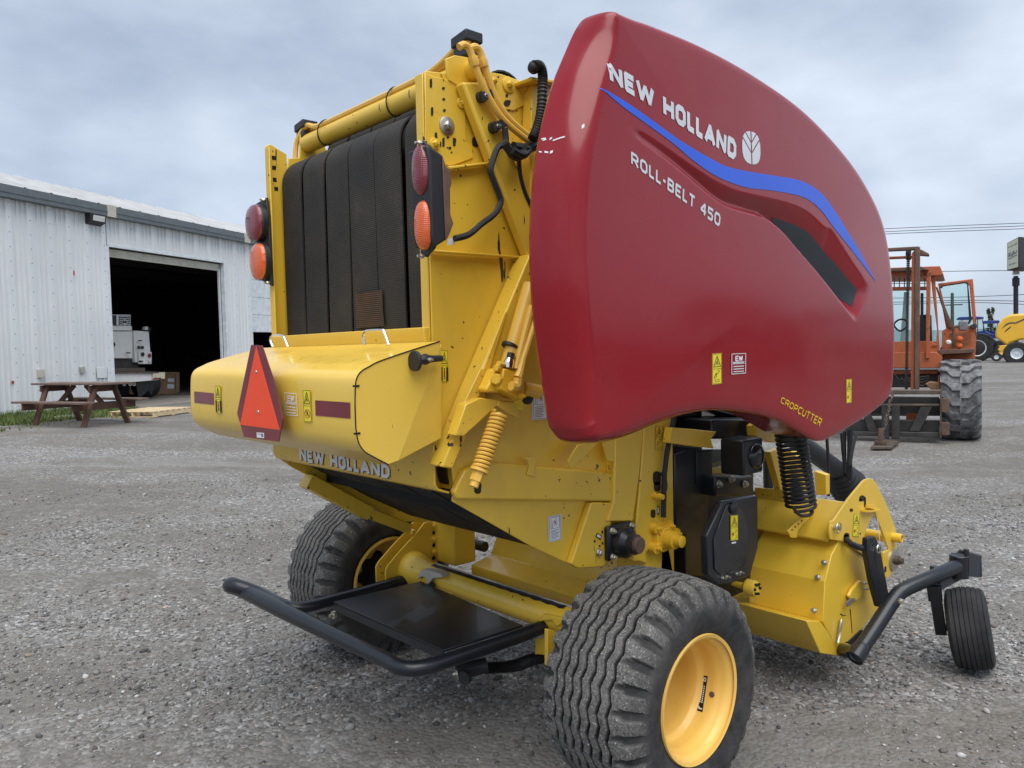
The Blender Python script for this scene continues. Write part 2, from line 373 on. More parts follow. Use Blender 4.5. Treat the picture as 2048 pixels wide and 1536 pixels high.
# pebbles lying loose on the yard near the camera
N = 115000
r = 1.0 + 9.5 * rng.random(N) ** 1.05; va = math.atan2(RC[2][1], RC[2][0]); a = va + (rng.random(N) - .5) * 1.62
px_, py_ = c0[0] + r * np.cos(a), c0[1] + r * np.sin(a)
uu_ = px_ * .62 + py_ * .79; vv_ = -px_ * .79 + py_ * .62; clump = 1.1 * np.sin(vv_ * 2.3 + .8 * np.sin(uu_ * .6)) + .6 * np.sin(vv_ * 5.1 + 1.7 * np.sin(uu_ * .9 + 1)) + .5 * np.sin(px_ * 3.1 + 2 * np.sin(py_ * 1.9))
keep = rng.random(N) < np.clip(.52 + .36 * clump, .08, 1); px_, py_ = px_[keep], py_[keep]; N = len(px_)
ph = (1 + 5 ** .5) / 2
ico = np.array([(-1, ph, 0), (1, ph, 0), (-1, -ph, 0), (1, -ph, 0), (0, -1, ph), (0, 1, ph), (0, -1, -ph), (0, 1, -ph), (ph, 0, -1), (ph, 0, 1), (-ph, 0, -1), (-ph, 0, 1)]) / math.hypot(1, ph)
icf = np.array([(0, 11, 5), (0, 5, 1), (0, 1, 7), (0, 7, 10), (0, 10, 11), (1, 5, 9), (5, 11, 4), (11, 10, 2), (10, 7, 6), (7, 1, 8), (3, 9, 4), (3, 4, 2), (3, 2, 6), (3, 6, 8), (3, 8, 9), (4, 9, 5), (2, 4, 11), (6, 2, 10), (8, 6, 7), (9, 8, 1)])
size = np.exp(rng.normal(math.log(.0058), .45, N)).clip(.0025, .024)
sc = size[:, None] * np.stack([rng.uniform(.85, 1.5, N), rng.uniform(.7, 1.05, N), rng.uniform(.45, .8, N)], 1)
vv = ico[None] * (1 + rng.normal(0, .13, (N, 12, 1))) * sc[:, None, :]
th = rng.random(N) * 2 * PI; tl = rng.normal(0, .35, N)
ct, st_ = np.cos(tl)[:, None], np.sin(tl)[:, None]
vx, vy, vz = vv[..., 0] * ct - vv[..., 2] * st_, vv[..., 1], vv[..., 0] * st_ + vv[..., 2] * ct
ct, st_ = np.cos(th)[:, None], np.sin(th)[:, None]
vv = np.stack([vx * ct - vy * st_ + px_[:, None], vx * st_ + vy * ct + py_[:, None], vz + (gz(px_, py_) + sc[:, 2] * .45)[:, None]], 2).reshape(-1, 3)
ff = (icf[None] + (np.arange(N) * 12)[:, None, None]).reshape(-1, 3)
me = bpy.data.meshes.new('loose_gravel'); me.vertices.add(len(vv)); me.vertices.foreach_set('co', vv.ravel())
me.loops.add(ff.size); me.loops.foreach_set('vertex_index', ff.ravel()); me.polygons.add(len(ff))
me.polygons.foreach_set('loop_start', np.arange(0, ff.size, 3)); me.polygons.foreach_set('loop_total', np.full(len(ff), 3)); me.update()
g_ = np.clip(rng.normal(.205, .10, N), .05, .5); tn = np.stack([g_ * rng.normal(1.02, .03, N), g_, g_ * rng.normal(.975, .04, N), np.ones(N)], 1)
wh = rng.random(N) < .035; tn[wh, :3] = .55; br = rng.random(N) < .04; tn[br, :3] *= V(1.25, .95, .75)
at = me.attributes.new('tone', 'FLOAT_COLOR', 'POINT'); at.data.foreach_set('color', np.repeat(tn, 12, 0).ravel())
me.materials.append(MT['pebble']); me.validate()
o = bpy.data.objects.new('loose_gravel', me); COL.objects.link(o); o['kind'] = 'stuff'

# ------------------------------------------------------------------ metal workshop
def BW(u, z, out=0): return WO + WD * u + WNRM * out + V(0, 0, z)
UPZ = V(0, 0, 1)
def bbox(mb, u0, u1, z0, z1, o0, o1):
    return mb.obox((BW(u0, z0, o0) + BW(u1, z1, o1)) / 2, [WD * (u1 - u0) / 2, WNRM * (o1 - o0) / 2, UPZ * (z1 - z0) / 2])
shop = thing('metal_workshop', 'white corrugated metal workshop with its roll-up door open', 'building', BW(5, .45))
def sheet(u0, w, z0, z1):
    pr = []; u = 0.0
    for k in range(2):
        b = k * w / 2; q = w / 2
        pr += [(b, 0), (b + .20 * q, 0), (b + .215 * q, .028), (b + .265 * q, .028), (b + .29 * q, 0), (b + .44 * q, 0), (b + .455 * q, .028), (b + .505 * q, .028), (b + .53 * q, 0), (b + .66 * q, 0), (b + .685 * q, .045), (b + .94 * q, .045), (b + .975 * q, 0)]
    pr.append((w - .004, 0))
    m_ = MB(); m_.grid([[BW(u0 + a, z, o) for a, o in pr] for z in (z0, z1)])
    bbox(m_, u0, u0 + w - .004, z0, z1, -.06, -.02)
    return m_.build('wall_panel', MT['white_sheet'], shop, smooth=20)
u = 3.05 - 1.016 * 11
for k in range(11): sheet(u + 1.016 * k, 1.016, .3, 5.5)
for k in range(4): sheet(3.09 + 1.083 * k, 1.083, 4.53, 5.5)
sheet(7.45, 1.23, .3, 5.5)
for k in range(4): sheet(8.7 + .95 * k, .95, 4.72, 5.5)
for k in range(8): sheet(12.5 + 1.016 * k, 1.016, .3, 5.5)
mb = MB()
for k in range(24):
    for q in range(9): pass
for u_ in [3.05 - .508 * k + .415 - .508 for k in range(14)] + [7.45 + .5, 7.45 + 1.1]:
    for z_ in np.arange(.7, 5.4, .32): mb.sphere(BW(u_, z_, .045), .012, 6, 4)
mb.build('screw_row', MT['screw_grey'], shop, kind='stuff')
mb = MB(); bbox(mb, -8.3, 20.8, 5.26, 5.53, .02, .22); bbox(mb, -8.3, 20.8, 5.36, 5.40, .2201, .235); mb.build('gutter', MT['gutter_grey'], shop)
for u_ in (3.05, 8.35, 14): mb = MB(); bbox(mb, u_ - .12, u_ + .14, 5.25, 5.54, .21, .245); mb.build('gutter_joint', MT['trim_cream'], shop)
mb = MB(); R0 = 5.56; sl_ = .31; dp = 4.2
prf = []; u = -8.4
while u < 20.9: prf += [(u, 0), (u + .50, 0), (u + .54, .05), (u + .60, .05), (u + .64, 0)]; u += .66
mb.grid([[BW(a, R0 + h_ - sl_ * o_, o_) for a, h_ in prf] for o_ in (.17, -dp)]); mb.grid([[BW(a, R0 + h_ + sl_ * dp - .02 - sl_ * o_, -dp - o_) for a, h_ in prf] for o_ in (0, dp)])
mb.build('roof', MT['roof_sheet'], shop, smooth=20)
mb = MB(); bbox(mb, 3.02, 3.10, .3, 4.53, -.08, .045); bbox(mb, 7.42, 7.49, .3, 4.53, -.08, .045); bbox(mb, 3.1, 7.42, 4.53, 4.60, -.08, .05); bbox(mb, 8.65, 8.71, .3, 4.73, -.08, .045); mb.build('door_frame', MT['trim_white'], shop)
mb = MB(); bbox(mb, 3.1, 7.42, 4.36, 4.5, -.20, -.1); bbox(mb, 3.1, 7.42, 4.30, 4.36, -.19, -.11); mb.build('rolled_door', MT['trim_cream'], shop)
mb = MB(); bbox(mb, 7.36, 7.42, .45, 4.4, -.16, -.1); mb.build('door_track', MT['trim_white'], shop)
for k in range(4):
    mb = MB(); bbox(mb, 8.72, 12.45, 2.45 + .57 * k, 3.01 + .57 * k, -.12, -.08); mb.build('door_section', MT['trim_white'], shop, bevel=.006)
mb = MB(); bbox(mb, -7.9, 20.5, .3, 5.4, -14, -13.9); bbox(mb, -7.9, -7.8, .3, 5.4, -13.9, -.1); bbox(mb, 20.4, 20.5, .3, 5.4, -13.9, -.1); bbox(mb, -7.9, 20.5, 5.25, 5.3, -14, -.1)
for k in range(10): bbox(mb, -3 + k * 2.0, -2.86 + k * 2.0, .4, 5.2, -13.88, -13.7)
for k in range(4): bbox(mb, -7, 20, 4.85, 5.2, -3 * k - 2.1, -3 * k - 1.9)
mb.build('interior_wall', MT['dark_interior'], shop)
mb = MB(); bbox(mb, 2.9, 7.8, .3, .465, -13.9, .9); bbox(mb, 8.6, 20.4, .3, .46, -13.9, -.1); mb.build('concrete_floor', MT['concrete'], shop)
mb = MB(); p = [BW(2.42, 5.26, .04), BW(2.42, 5.26, .24), BW(2.42, 5.06, .20), BW(2.42, 5.0, .04)]; mb.prism(p, WD * .46); fl = mb.build('flood_light', MT['black_plastic'], shop, bevel=.008)
mb = MB(); mb.prism([BW(2.50, 5.22, .245), BW(2.50, 5.09, .215), BW(2.50, 5.09, .20), BW(2.50, 5.22, .22)], WD * .34); mb.build('light_lens', MT['lamp_white'], fl)
mb = MB(); bbox(mb, .90, 1.06, 1.30, 1.50, .036, .11); mb.build('outlet_box', MT['trim_cream'], shop, bevel=.01)
mb = MB(); bbox(mb, 2.08, 2.2, 1.36, 1.52, .01, .06); mb.build('outlet_box', MT['zinc'], shop, bevel=.01)
mb = MB(); bbox(mb, 2.56, 2.86, 1.22, 1.5, .036, .05); mb.build('cover_plate', MT['white_sheet'], shop, bevel=.006)
for uu, zz, ww in ((1.95, 3.72, .1), (.28, 1.2, .06)):
    mb = MB(); bbox(mb, uu, uu + ww, zz, zz + ww * 1.1, .037, .041); mb.build('paint_spot', MT['decal_red'], shop)
# grass and weeds along the wall
mb = MB()
for k in range(26000):
    t = rng.random(); u_ = -7 + rng.random() * 9.6
    o_ = .05 + abs(rng.normal(0, .9)) if rng.random() < .6 else rng.uniform(.2, 2.5 + .7 * math.sin(u_ * 1.7))
    if math.sin(u_ * 3.1 + o_ * 2) + math.sin(u_ * 1.3 - o_ * 3.7 + 2) < -.35 and o_ > .25: continue
    p = BW(u_, 0, o_); p[2] = gz(p[0], p[1]); h_ = rng.uniform(.04, .13) * (1.7 if o_ < .3 else 1); a_ = rng.random() * PI; w_ = V(math.cos(a_), math.sin(a_), 0) * rng.uniform(.008, .02); le = V(rng.normal(0, .05), rng.normal(0, .05), 0)
    mb.add([p - w_, p + w_, p + le + V(0, 0, h_)], [(0, 1, 2)])
mb.build('grass_patch', MT['grass'], kind='stuff', smooth=0)

# ------------------------------------------------------------------ service truck and crate inside the door
def T(x, y, dep): return plane_hit(x, y, WO - WNRM * dep, WNRM)
def slab(mb, pts, dep, d1, fn=T, nrm=None):
    P_ = [fn(x, y, dep) for x, y in pts]; return mb.prism(P_, (nrm if nrm is not None else -WNRM) * d1)
rect = lambda x0, y0, x1, y1: [(x0, y0), (x1, y0), (x1, y1), (x0, y1)]
tp = T(262, 790, 1.6); tr = thing('service_truck', 'white service truck parked tail-out just inside the open workshop door', 'truck', (tp[0], tp[1], .465))
mb = MB(); slab(mb, [(196, 748), (318, 745), (318, 760), (196, 770)], 1.2, .25); mb.build('bumper_beam', MT['truck_white'], tr, bevel=.01)
mb = MB(); slab(mb, [(306, 745), (330, 744.5), (330, 757), (306, 758)], 1.15, .05); mb.build('bumper_end', MT['truck_cream'], tr)
mb = MB(); slab(mb, [(308, 756), (322, 755), (322, 758.5), (308, 759.5)], 1.13, .02); mb.build('marker_strip', MT['lens_red'], tr)
mb = MB(); slab(mb, rect(190, 743.5, 318, 747), 1.15, 3.4); mb.build('deck', MT['steel_plate'], tr)
mb = MB(); slab(mb, rect(190, 662, 265.5, 717), 1.7, 2.6); mb.build('cargo_box', MT['truck_white'], tr, bevel=.02)
mb = MB(); slab(mb, [(267.5, 661), (298, 663), (303, 725), (270, 725)], 1.7, 2.6); sb = mb.build('side_cabinet', MT['truck_white'], tr, bevel=.02)
mb = MB(); slab(mb, rect(190, 652, 264, 661), 1.65, 2.7); mb.build('roof_lid', MT['truck_white'], tr, bevel=.01)
mb = MB(); slab(mb, rect(190, 717.5, 277, 735), 1.8, .8); mb.build('step_well', MT['steel_dark'], tr)
mb = MB(); slab(mb, rect(190, 735.5, 290, 743), 1.5, 1.2); mb.build('drawer_row', MT['steel_plate'], tr)
mb = MB(); slab(mb, rect(279, 704, 303.5, 728), 1.62, .07); mb.build('lamp_panel', MT['truck_white'], tr, bevel=.008)
for (cx_, cy_, rr, mt) in ((285, 708.5, 4.2, 'black_plastic'), (298.5, 711, 4.2, 'lens_red'), (298.8, 722, 3.8, 'lamp_white'), (225.5, 689, 5, 'black_plastic')):
    p = T(cx_, cy_, 1.6); kk = .0148
    MB().lathe([(0, rr * kk), (.02, rr * kk), (.025, rr * kk * .8), (.03, .001)], p, WNRM, 16, False).build('tail_lamp', MT[mt], tr)
for (a0, b0, a1, b1) in ((280, 680, 284, 682.5), (278, 692, 281, 698), (285, 692, 288, 698), (256, 704.5, 261, 707), (281, 721, 286, 724)):
    mb = MB(); slab(mb, rect(a0, b0, a1, b1), 1.58, .06); mb.build('latch', MT['black_plastic'], tr)
mb = MB(); slab(mb, rect(205, 629, 262, 652), 1.75, .8); gen = mb.build('generator', MT['truck_white'], tr, bevel=.02)
mb = MB(); slab(mb, rect(238, 631.5, 260.8, 650.5), 1.745, .02); mb.build('generator_grille', MT['dark_gap'], gen)
mb = MB()
for k in range(5):
    y0 = 633 + 3.9 * k
    P_ = [(238.5 + 3.7 * i, y0 + (1.3 if i % 2 else -.6)) for i in range(7)]
    for a, b in zip(P_[:-1], P_[1:]): mb.bar(T(*a, 1.73), T(*b, 1.73), .018, .02, WNRM)
hexp = [(249.5 + 5.6 * math.sin(PI / 3 * i), 644 + 5.6 * math.cos(PI / 3 * i)) for i in range(6)]
slab(mb, hexp, 1.72, .02)
mb.build('grille_bar', MT['truck_white'], gen)
mb = MB(); hx = [(246.8, 646.6), (246.8, 641.6), (249.5, 645), (252.2, 641.6), (252.2, 646.6)]
for a, b in zip(hx[:-1], hx[1:]): mb.bar(T(*a, 1.70), T(*b, 1.70), .026, .012, WNRM)
mb.build('generator_letter', MT['decal_black'], gen)
mb = MB(); slab(mb, rect(224, 630.5, 233, 651), 1.745, .02); mb.build('generator_panel', MT['black_plastic'], gen)
mb = MB(); slab(mb, rect(290, 653, 297, 660), 1.8, .12); mb.build('work_light', MT['lamp_white'], tr, bevel=.02); mb = MB(); slab(mb, [(288, 659), (301, 654), (303, 660), (297, 668), (292, 664)], 1.9, .15); mb.build('light_mount', MT['black_plastic'], tr)
for cx_ in (228, 330 - 38):
    p = T(cx_, 782, 2.4); p[2] = .465 + .42
    MB().lathe([(-.22, .30), (-.2, .40), (-.1, .42), (.1, .42), (.2, .40), (.22, .30)], p, WD, 24).build('tyre', MT['tyre_dark'], tr)
mb = MB(); slab(mb, [(272, 764), (312, 762), (304, 790), (297, 781), (282, 794), (277, 793)], 1.45, .04); mb.build('mud_flap', MT['black_plastic'], tr)
mb = MB()
for cx_ in (248, 260, 268): mb.tube([T(cx_ + 2.5 * math.cos(q), 768 + 3 * math.sin(q), 1.3) for q in np.linspace(0, 2 * PI, 12)], .02, 6, False, True)
mb.build('tow_ring', MT['trim_cream'], tr)
cp = T(310, 792, 3.3); cr_ = thing('wooden_crate', 'long plywood crate on the workshop floor behind the truck bumper', 'crate', (cp[0], cp[1], .465))
mb = MB(); slab(mb, rect(258, 745, 353, 788), 3.3, 1.1); mb.build('crate_body', MT['wood_crate'], cr_)
for (a0, b0, a1, b1) in ((352, 744.5, 359, 793), (258, 744, 359, 748), (258, 784, 359, 788.5)):
    mb = MB(); slab(mb, rect(a0, b0, a1, b1), 3.27, .1); mb.build('batten', MT['wood_crate'], cr_)
for a0 in (282, 316, 353): mb = MB(); slab(mb, rect(a0, 788, a0 + 3, 794.5), 3.3, 1.0); mb.build('skid', MT['wood_crate'], cr_)
for (a0, b0, a1, b1) in ((336, 757, 348, 764), (335, 768, 348, 777)): mb = MB(); slab(mb, rect(a0, b0, a1, b1), 3.28, .01); mb.build('paper_label', MT['decal_white'], cr_)

# ------------------------------------------------------------------ picnic table and pallet
def picnic():
    c = V(-13.95, 1.50, 0); c[2] = gz(c[0], c[1]); L = unit(V(-.93, -.37, 0)); Wd = V(-L[1], L[0], 0) * -1
    if Wd[1] < 0: Wd = -Wd
    LS, WS = .90, .84
    t = thing('picnic_table', 'brown wooden picnic table with attached benches by the white workshop wall', 'picnic table', c)
    q = lambda a, b, z: c + L * a * LS + Wd * b * WS + V(0, 0, z)
    def plank(name, a0, a1, b, z, w, th, mt):
        return MB().obox(q((a0 + a1) / 2, b, z), [L * LS * (a1 - a0) / 2, Wd * WS * w / 2, UPZ * th / 2]).build(name, MT[mt], t, bevel=.005)
    for k in range(5): plank('top_plank', -1.17 + rng.normal(0, .008), 1.17 + rng.normal(0, .008), (k - 2) * .148, .79 + rng.normal(0, .002), .14, .038, 'wood_top')
    for s in (-1, 1):
        for k in range(2): plank('bench_plank', -1.17, 1.17, s * (.62 + .148 * k), .455, .14, .038, 'wood_top')
    for a in (-.80, .80):
        for s in (-1, 1): MB().bar(q(a, s * .56, -.02), q(a, s * .22, .765), .042, .14, L).build('leg', MT['wood_brown'], t, bevel=.004)
        MB().bar(q(a + .045, -.80, .37), q(a + .045, .80, .37), .14, .042, L).build('seat_rail', MT['wood_brown'], t, bevel=.004)
        MB().bar(q(a + .045, -.36, .70), q(a + .045, .36, .70), .12, .04, L).build('top_rail', MT['wood_brown'], t, bevel=.004)
        sg = 1 if a < 0 else -1
        MB().bar(q(a + sg * .05, 0, .38), q(a + sg * .62, 0, .76), .09, .042, Wd).build('brace', MT['wood_brown'], t, bevel=.004)
picnic()
pc = V(-14.9, 3.1, 0); pc[2] = gz(pc[0], pc[1]); PL = unit(V(-.5, .75, 0)); PW = V(PL[1], -PL[0], 0)
pal = thing('wooden_pallet', 'pale new wooden pallet lying flat beside the picnic table', 'pallet', pc)
q = lambda a, b, z: pc + PL * a + PW * b + V(0, 0, z)
for k in range(7): MB().obox(q(-.55 + .183 * k, 0, .125), [PL * .055, PW * .55, UPZ * .009]).build('deck_board', MT['wood_pale'], pal, bevel=.002)
for b in (-.52, 0, .52): MB().obox(q(0, b, .068), [PL * .6, PW * .02, UPZ * .046]).build('stringer', MT['wood_pale'], pal, bevel=.002)
for a in (-.55, 0, .55): MB().obox(q(a, 0, .012), [PL * .05, PW * .55, UPZ * .009]).build('bottom_board', MT['wood_pale'], pal, bevel=.002)
# ------------------------------------------------------------------ orange forklift
FO = Z(0., (1921, 883)); FF = unit(V(FO[0] - CAMP[0], FO[1] - CAMP[1], 0)); FR = V(FF[1], -FF[0], 0)
def K(x, y, d=0): return plane_hit(x, y, FO + FF * d, FF)
def kslab(mb, pts, d, th): return mb.prism([K(x, y, d) for x, y in pts], FF * th)
fk = thing('forklift', 'old orange rough terrain forklift with cab door open and black forks lowered', 'forklift', FO + FR * -1.1 + FF * .3)
def kp(name, mt, pts, d, th, bevel=.01, par=None): return kslab(MB(), pts, d, th).build(name, MT[mt], par or fk, bevel=bevel)
def lug_tyre(name, c, ax, R, w, mt, lugs=18, lug_h=.05, par=None, rimr=.36, V_=.16):
    ax = unit(ax); mb = MB(); u_ = unit(np.cross(ax, UPZ)); 
    prof = [(-w * .5, rimr), (-w * .5, R * .72), (-w * .47, R * .88), (-w * .4, R - lug_h), (0, R - lug_h * .8), (w * .4, R - lug_h), (w * .47, R * .88), (w * .5, R * .72), (w * .5, rimr)]
    mb.lathe(prof, c, ax, 40, False)
    for k in range(lugs):
        for s in (-1, 1):
            a0 = 2 * PI * (k + (.5 if s > 0 else 0)) / lugs
            def pt(xx, da, r): return c + ax * xx * s + r * (math.cos(a0 + da) * u_ + math.sin(a0 + da) * UPZ)
            hw = .30 * 2 * PI / lugs
            st = [(-.02 * w, 0), (.2 * w, .0), (.34 * w, V_), (.5 * w, V_ * 1.5)]
            rows = []
            for xx, da in st:
                ro = R if xx < .45 * w else R - .02; ri = R - lug_h * 1.6
                rows.append([pt(xx, da - hw, ri), pt(xx, da - hw * .8, ro), pt(xx, da + hw * .8, ro), pt(xx, da + hw, ri)])
            mb.grid(rows); mb.poly(rows[0]); mb.poly(rows[-1])
    return mb.build(name, MT[mt], par, smooth=30)
R_ = .685; tw = .60
for nm_, sx_ in (('tyre', 0.0), ('tyre', -2.35)):
    lug_tyre('tyre', FO + FR * sx_ + FF * .38 + UPZ * R_, FR, R_, tw, 'tyre_dusty', 17, .055, fk)
for sx_ in (-.1, -2.25): lug_tyre('tyre', FO + FR * sx_ + FF * 3.0 + UPZ * .55, FR, .55, .45, 'tyre_dark', 16, .04, fk)
z3 = lambda X_, Y_: (1700 + X_ / 3.201, 440 + Y_ / 3.2)        # tracing frame of the forklift sketch
def zp(*a): return [z3(*p) for p in a]
# carriage and forks
kp('carriage_bar', 'steel_plate', [(1690, 780), (1880.5, 780), (1880.5, 789), (1690, 789)], -.45, .10)
kp('carriage_bar', 'steel_plate', [(1690, 808), (1879, 808), (1879, 812.5), (1690, 812.5)], -.43, .10)
kp('carriage_bar', 'steel_dark', [(1690, 863), (1879, 865), (1879, 874), (1690, 872)], -.45, .10)
kp('carriage_plate', 'steel_dark', [(1690, 838), (1879, 841), (1879, 866), (1690, 864)], -.30, .06)
kp('carriage_plate', 'steel_dark', [(1690, 792), (1878, 794), (1876, 826), (1690, 826)], -.26, .06)
kp('carriage_end', 'steel_plate', [(1880, 781), (1883, 781), (1883, 876), (1880, 876)], -.5, .35, .004)
kp('side_plate', 'rust_steel', [(1882, 797), (1899, 797), (1899, 825), (1882, 825)], -.52, .06)
kp('side_plate', 'rust_steel', [(1882, 845), (1899, 845), (1899, 871), (1882, 871)], -.52, .06)
kp('diagonal_brace', 'steel_dark', zp((455, 1190), (530, 1190), (445, 1355), (375, 1355)), -.42, .05)
kp('diagonal_brace', 'steel_dark', zp((60, 1190), (110, 1190), (180, 1355), (120, 1355)), -.42, .05)
for (x0, x1) in ((1763, 1778), (1783, 1799)):
    kp('fork_shank', 'steel_dark', [(x0, 809), (x1, 809), (x1, 879), (x0, 877)], -.62, .07)
for xa, xb in ((1740.5, 1778), (1783, 1799)):
    kp
pf = [K(1741, 893, -1.35), K(1784, 893, -1.35), K(1799, 880, -.55), K(1764, 876, -.55)]
mb = MB(); p0, p1, p2, p3 = Z(.07, (1741, 893), (1783, 893), (1799, 881), (1762, 878)); mb.prism([p0, p1, p2, p3], (0, 0, -.045)); mb.build('fork_blade', MT['steel_plate'], fk, bevel=.006)
mb = MB(); p = Z(.08, (1761, 888)); mb.cyl(p, p + V(0, 0, .05), .09, 14); mb.cyl(p + V(0, 0, .05), p + V(0, 0, .25), .035, 10); mb.build('fork_pin', MT['rust_steel'], fk)
ch = MB(); cpth = [K(1785 - i * 1.05 + 1.5 * math.sin(i), 785 + i * 4.6, -.68 - .02 * i) for i in range(22)]
for i, (a, b) in enumerate(zip(cpth[:-1], cpth[1:])):
    mid_ = (a + b) / 2; dd = unit(b - a); sd = FR if i % 2 else FF
    ch.tube([mid_ + dd * .036 * math.cos(t) + sd * .02 * math.sin(t) for t in np.linspace(0, 2 * PI, 9)[:-1]], .0075, 5, False, True)
ch.build('safety_chain', MT['steel_plate'], fk)
# mast
kp('mast_rail', 'rust_steel', [(1830, 497), (1840, 493), (1838.5, 779), (1829, 779)], -.25, .12)
kp('mast_rail', 'orange_paint', [(1823.5, 506), (1830, 500), (1828.5, 779), (1821, 779)], -.15, .22)
kp('mast_rail', 'rust_steel', [(1718, 497), (1728, 493), (1727, 779), (1718, 779)], -.25, .12)
kp('mast_crosshead', 'rust_steel', [(1715, 499), (1838, 492.5), (1838, 499), (1715, 505)], -.2, .15)
kp('mast_crosshead', 'orange_paint', [(1715, 516), (1826, 511), (1826, 516), (1715, 521)], 0, .1)
kp('mast_cap', 'rust_steel', [(1838, 499), (1843, 499), (1858, 507), (1858, 511.5), (1838, 510)], -.1, .2)
mb = MB()
for i in range(70):
    y0 = 506 + i * 3.9; x0 = 1816.5 - (y0 - 506) * .0145; kslab(mb, rect(x0 - 3.4, y0, x0 + 3.4, y0 + 2.6), -.02, .05)
mb.build('lift_chain', MT['steel_dark'], fk, kind='stuff'); mb = MB(); kslab(mb, [(1815.2, 506), (1817.8, 506), (1814, 780), (1811, 780)], 0, .03); mb.build('chain_core', MT['steel_dark'], fk)
kp('chain_sheave', 'steel_dark', [(1811, 502), (1822, 500), (1822, 518), (1816, 522), (1811, 518)], .06, .1)
# cab
OR = 'orange_paint'
cab = kp('cab_roof', OR, [(1700, 538), (1880, 532), (1887, 549), (1880, 551), (1700, 553)], .55, 1.7)
kp('roof_edge', 'rust_steel', [(1700, 540), (1843, 533), (1858, 540), (1843, 541), (1700, 546)], .35, .2)
kp('cab_beam', OR, [(1700, 575), (1853, 573), (1853, 580), (1700, 583)], .62, .08)
mb = MB()
for i in range(14): kslab(mb, rect(1716 + i * 10.2, 556, 1718 + i * 10.2, 576), .64, .02)
kslab(mb, rect(1700, 566, 1853, 567.3), .655, .02); mb.build('roof_mesh', MT['steel_dark'], fk)
kp('cab_post', OR, [(1853, 544), (1861.5, 543), (1859, 717), (1851, 717)], .45, .10)
kp('cab_pillar', OR, [(1861.5, 553), (1870, 552), (1879, 698), (1861, 698), (1860, 690), (1872, 690), (1874, 660), (1864, 580)], .66, .12)
kp('cab_front', OR, [(1700, 684), (1860, 682), (1877, 690), (1877, 706), (1700, 706)], .66, .1)
kp('cab_back', OR, [(1700, 683), (1877, 683), (1877, 735), (1700, 735)], 1.9, .1)
kp('front_cowl', OR, [(1690, 706), (1872, 704), (1884, 712), (1881, 736), (1690, 736)], .5, .9)
kp('front_cowl', OR, [(1690, 737), (1880, 737), (1876, 746), (1690, 746)], .56, .9, label='none') if False else None
kp('chassis', 'steel_dark', [(1690, 746), (1880, 744), (1880, 775), (1690, 775)], .7, 2.6)
kp('chassis_beam', OR, [(1690, 742), (1876, 740), (1874, 748), (1690, 750)], .62, .2)
kp('axle_beam', 'steel_dark', [(1690, 800), (1880, 800), (1880, 832), (1690, 832)], .35, .5)
kp('axle_bracket', OR, [(1812, 825), (1832, 825), (1830, 842), (1812, 842)], -.1, .3)
kp('hydraulic_tank', 'wood_crate', [(1850, 768), (1858, 764), (1880, 766), (1880, 779), (1862, 779)], .2, .4)
kp('axle_plate', OR, [(1876, 752), (1882, 752), (1882, 776), (1876, 776)], .2, .3)
mb = MB()
for k in range(4): mb.tube(spline([K(1790 + 12 * k, 750 + 6 * math.sin(k), .3), K(1800 + 11 * k, 760 + 3 * k, .25), K(1826 + 8 * k, 756 + 5 * k, .3), K(1858, 752 + 4 * k, .4)], 6), .014, 6)
mb.build('hydraulic_hose', MT['hose_black'], fk)
kp('front_window', 'glass_green', [(1700, 584), (1852, 580), (1852, 682), (1700, 684)], .70, .012, 0)
kp('window_seal', 'black_plastic', [(1841, 586), (1847, 586), (1847, 680), (1841, 680)], .66, .02)
kp('side_window', 'glass_green', [(1864, 582), (1870, 640), (1872, 688), (1862, 690), (1860, 600)], .72, .012, 0)
kp('rear_pillar', 'trim_white', [(1808, 584), (1818, 584), (1812, 684), (1800, 684)], 1.9, .1)
kp('seat', 'steel_dark', [(1836, 630), (1862, 628), (1864, 684), (1834, 684)], 1.2, .3, .03)
mb = MB(); mb.tube(spline([K(1788, 650, 1.0), K(1797, 640, 1.0), K(1810, 640, 1.0), K(1814, 652, 1.0), K(1800, 662, 1.0)], 6, True), .018, 6, False, True); mb.build('steering_wheel', MT['black_plastic'], fk)
# open door (frame built as four bars round the glass)
dr = kp('door', OR, zp((585, 690), (640, 690), (725, 700), (800, 690), (805, 840), (770, 900), (600, 900), (580, 830)) if False else [(1884, 662), (1895, 655), (1948, 650), (1953, 655), (1951, 700), (1950, 722), (1886, 722), (1884, 700)], .95, .05)
kp('door_frame', OR, [(1876, 567), (1946, 557.5), (1953.5, 650), (1947, 655), (1939, 573), (1934, 565), (1884, 572), (1881, 576), (1902, 660), (1893, 662)], .97, .05)
kp('door_glass', 'glass_green', [(1881, 574), (1936, 566), (1944, 640), (1940, 652), (1905, 652), (1900, 645)], .99, .012, 0)
kp('door_seal', 'black_plastic', [(1881, 575), (1885, 570.5), (1931, 563.5), (1936.5, 567), (1943.5, 640), (1939, 648), (1933, 650), (1938, 640), (1934, 569), (1930, 566.5), (1886, 573), (1884, 577)], .955, .02, 0)
kp('door_bar', 'rust_steel', [(1871, 574), (1875, 574), (1906, 652), (1902, 657), (1897, 655)], .9, .04)
kp('lower_glass', 'glass', [(1898, 667), (1938, 664), (1943, 671), (1942, 690), (1904, 695), (1898, 690)], .93, .01, 0)
kp('door_handle', 'steel_dark', [(1938, 652), (1949, 646), (1954, 649), (1954, 656), (1944, 658)], .88, .06)
mb = MB(); mb.tube(spline([K(1908, 697, .6), K(1907, 660, .6), K(1910, 653.5, .6), K(1927, 651.5, .6)], 6), .022, 8); mb.build('mirror_arm', MT['rust_steel'], fk)
kp('mirror', 'screw_grey', [(1917, 642), (1933, 639), (1936, 645), (1935, 662), (1918, 662), (1915.5, 655)], .58, .10, .03)
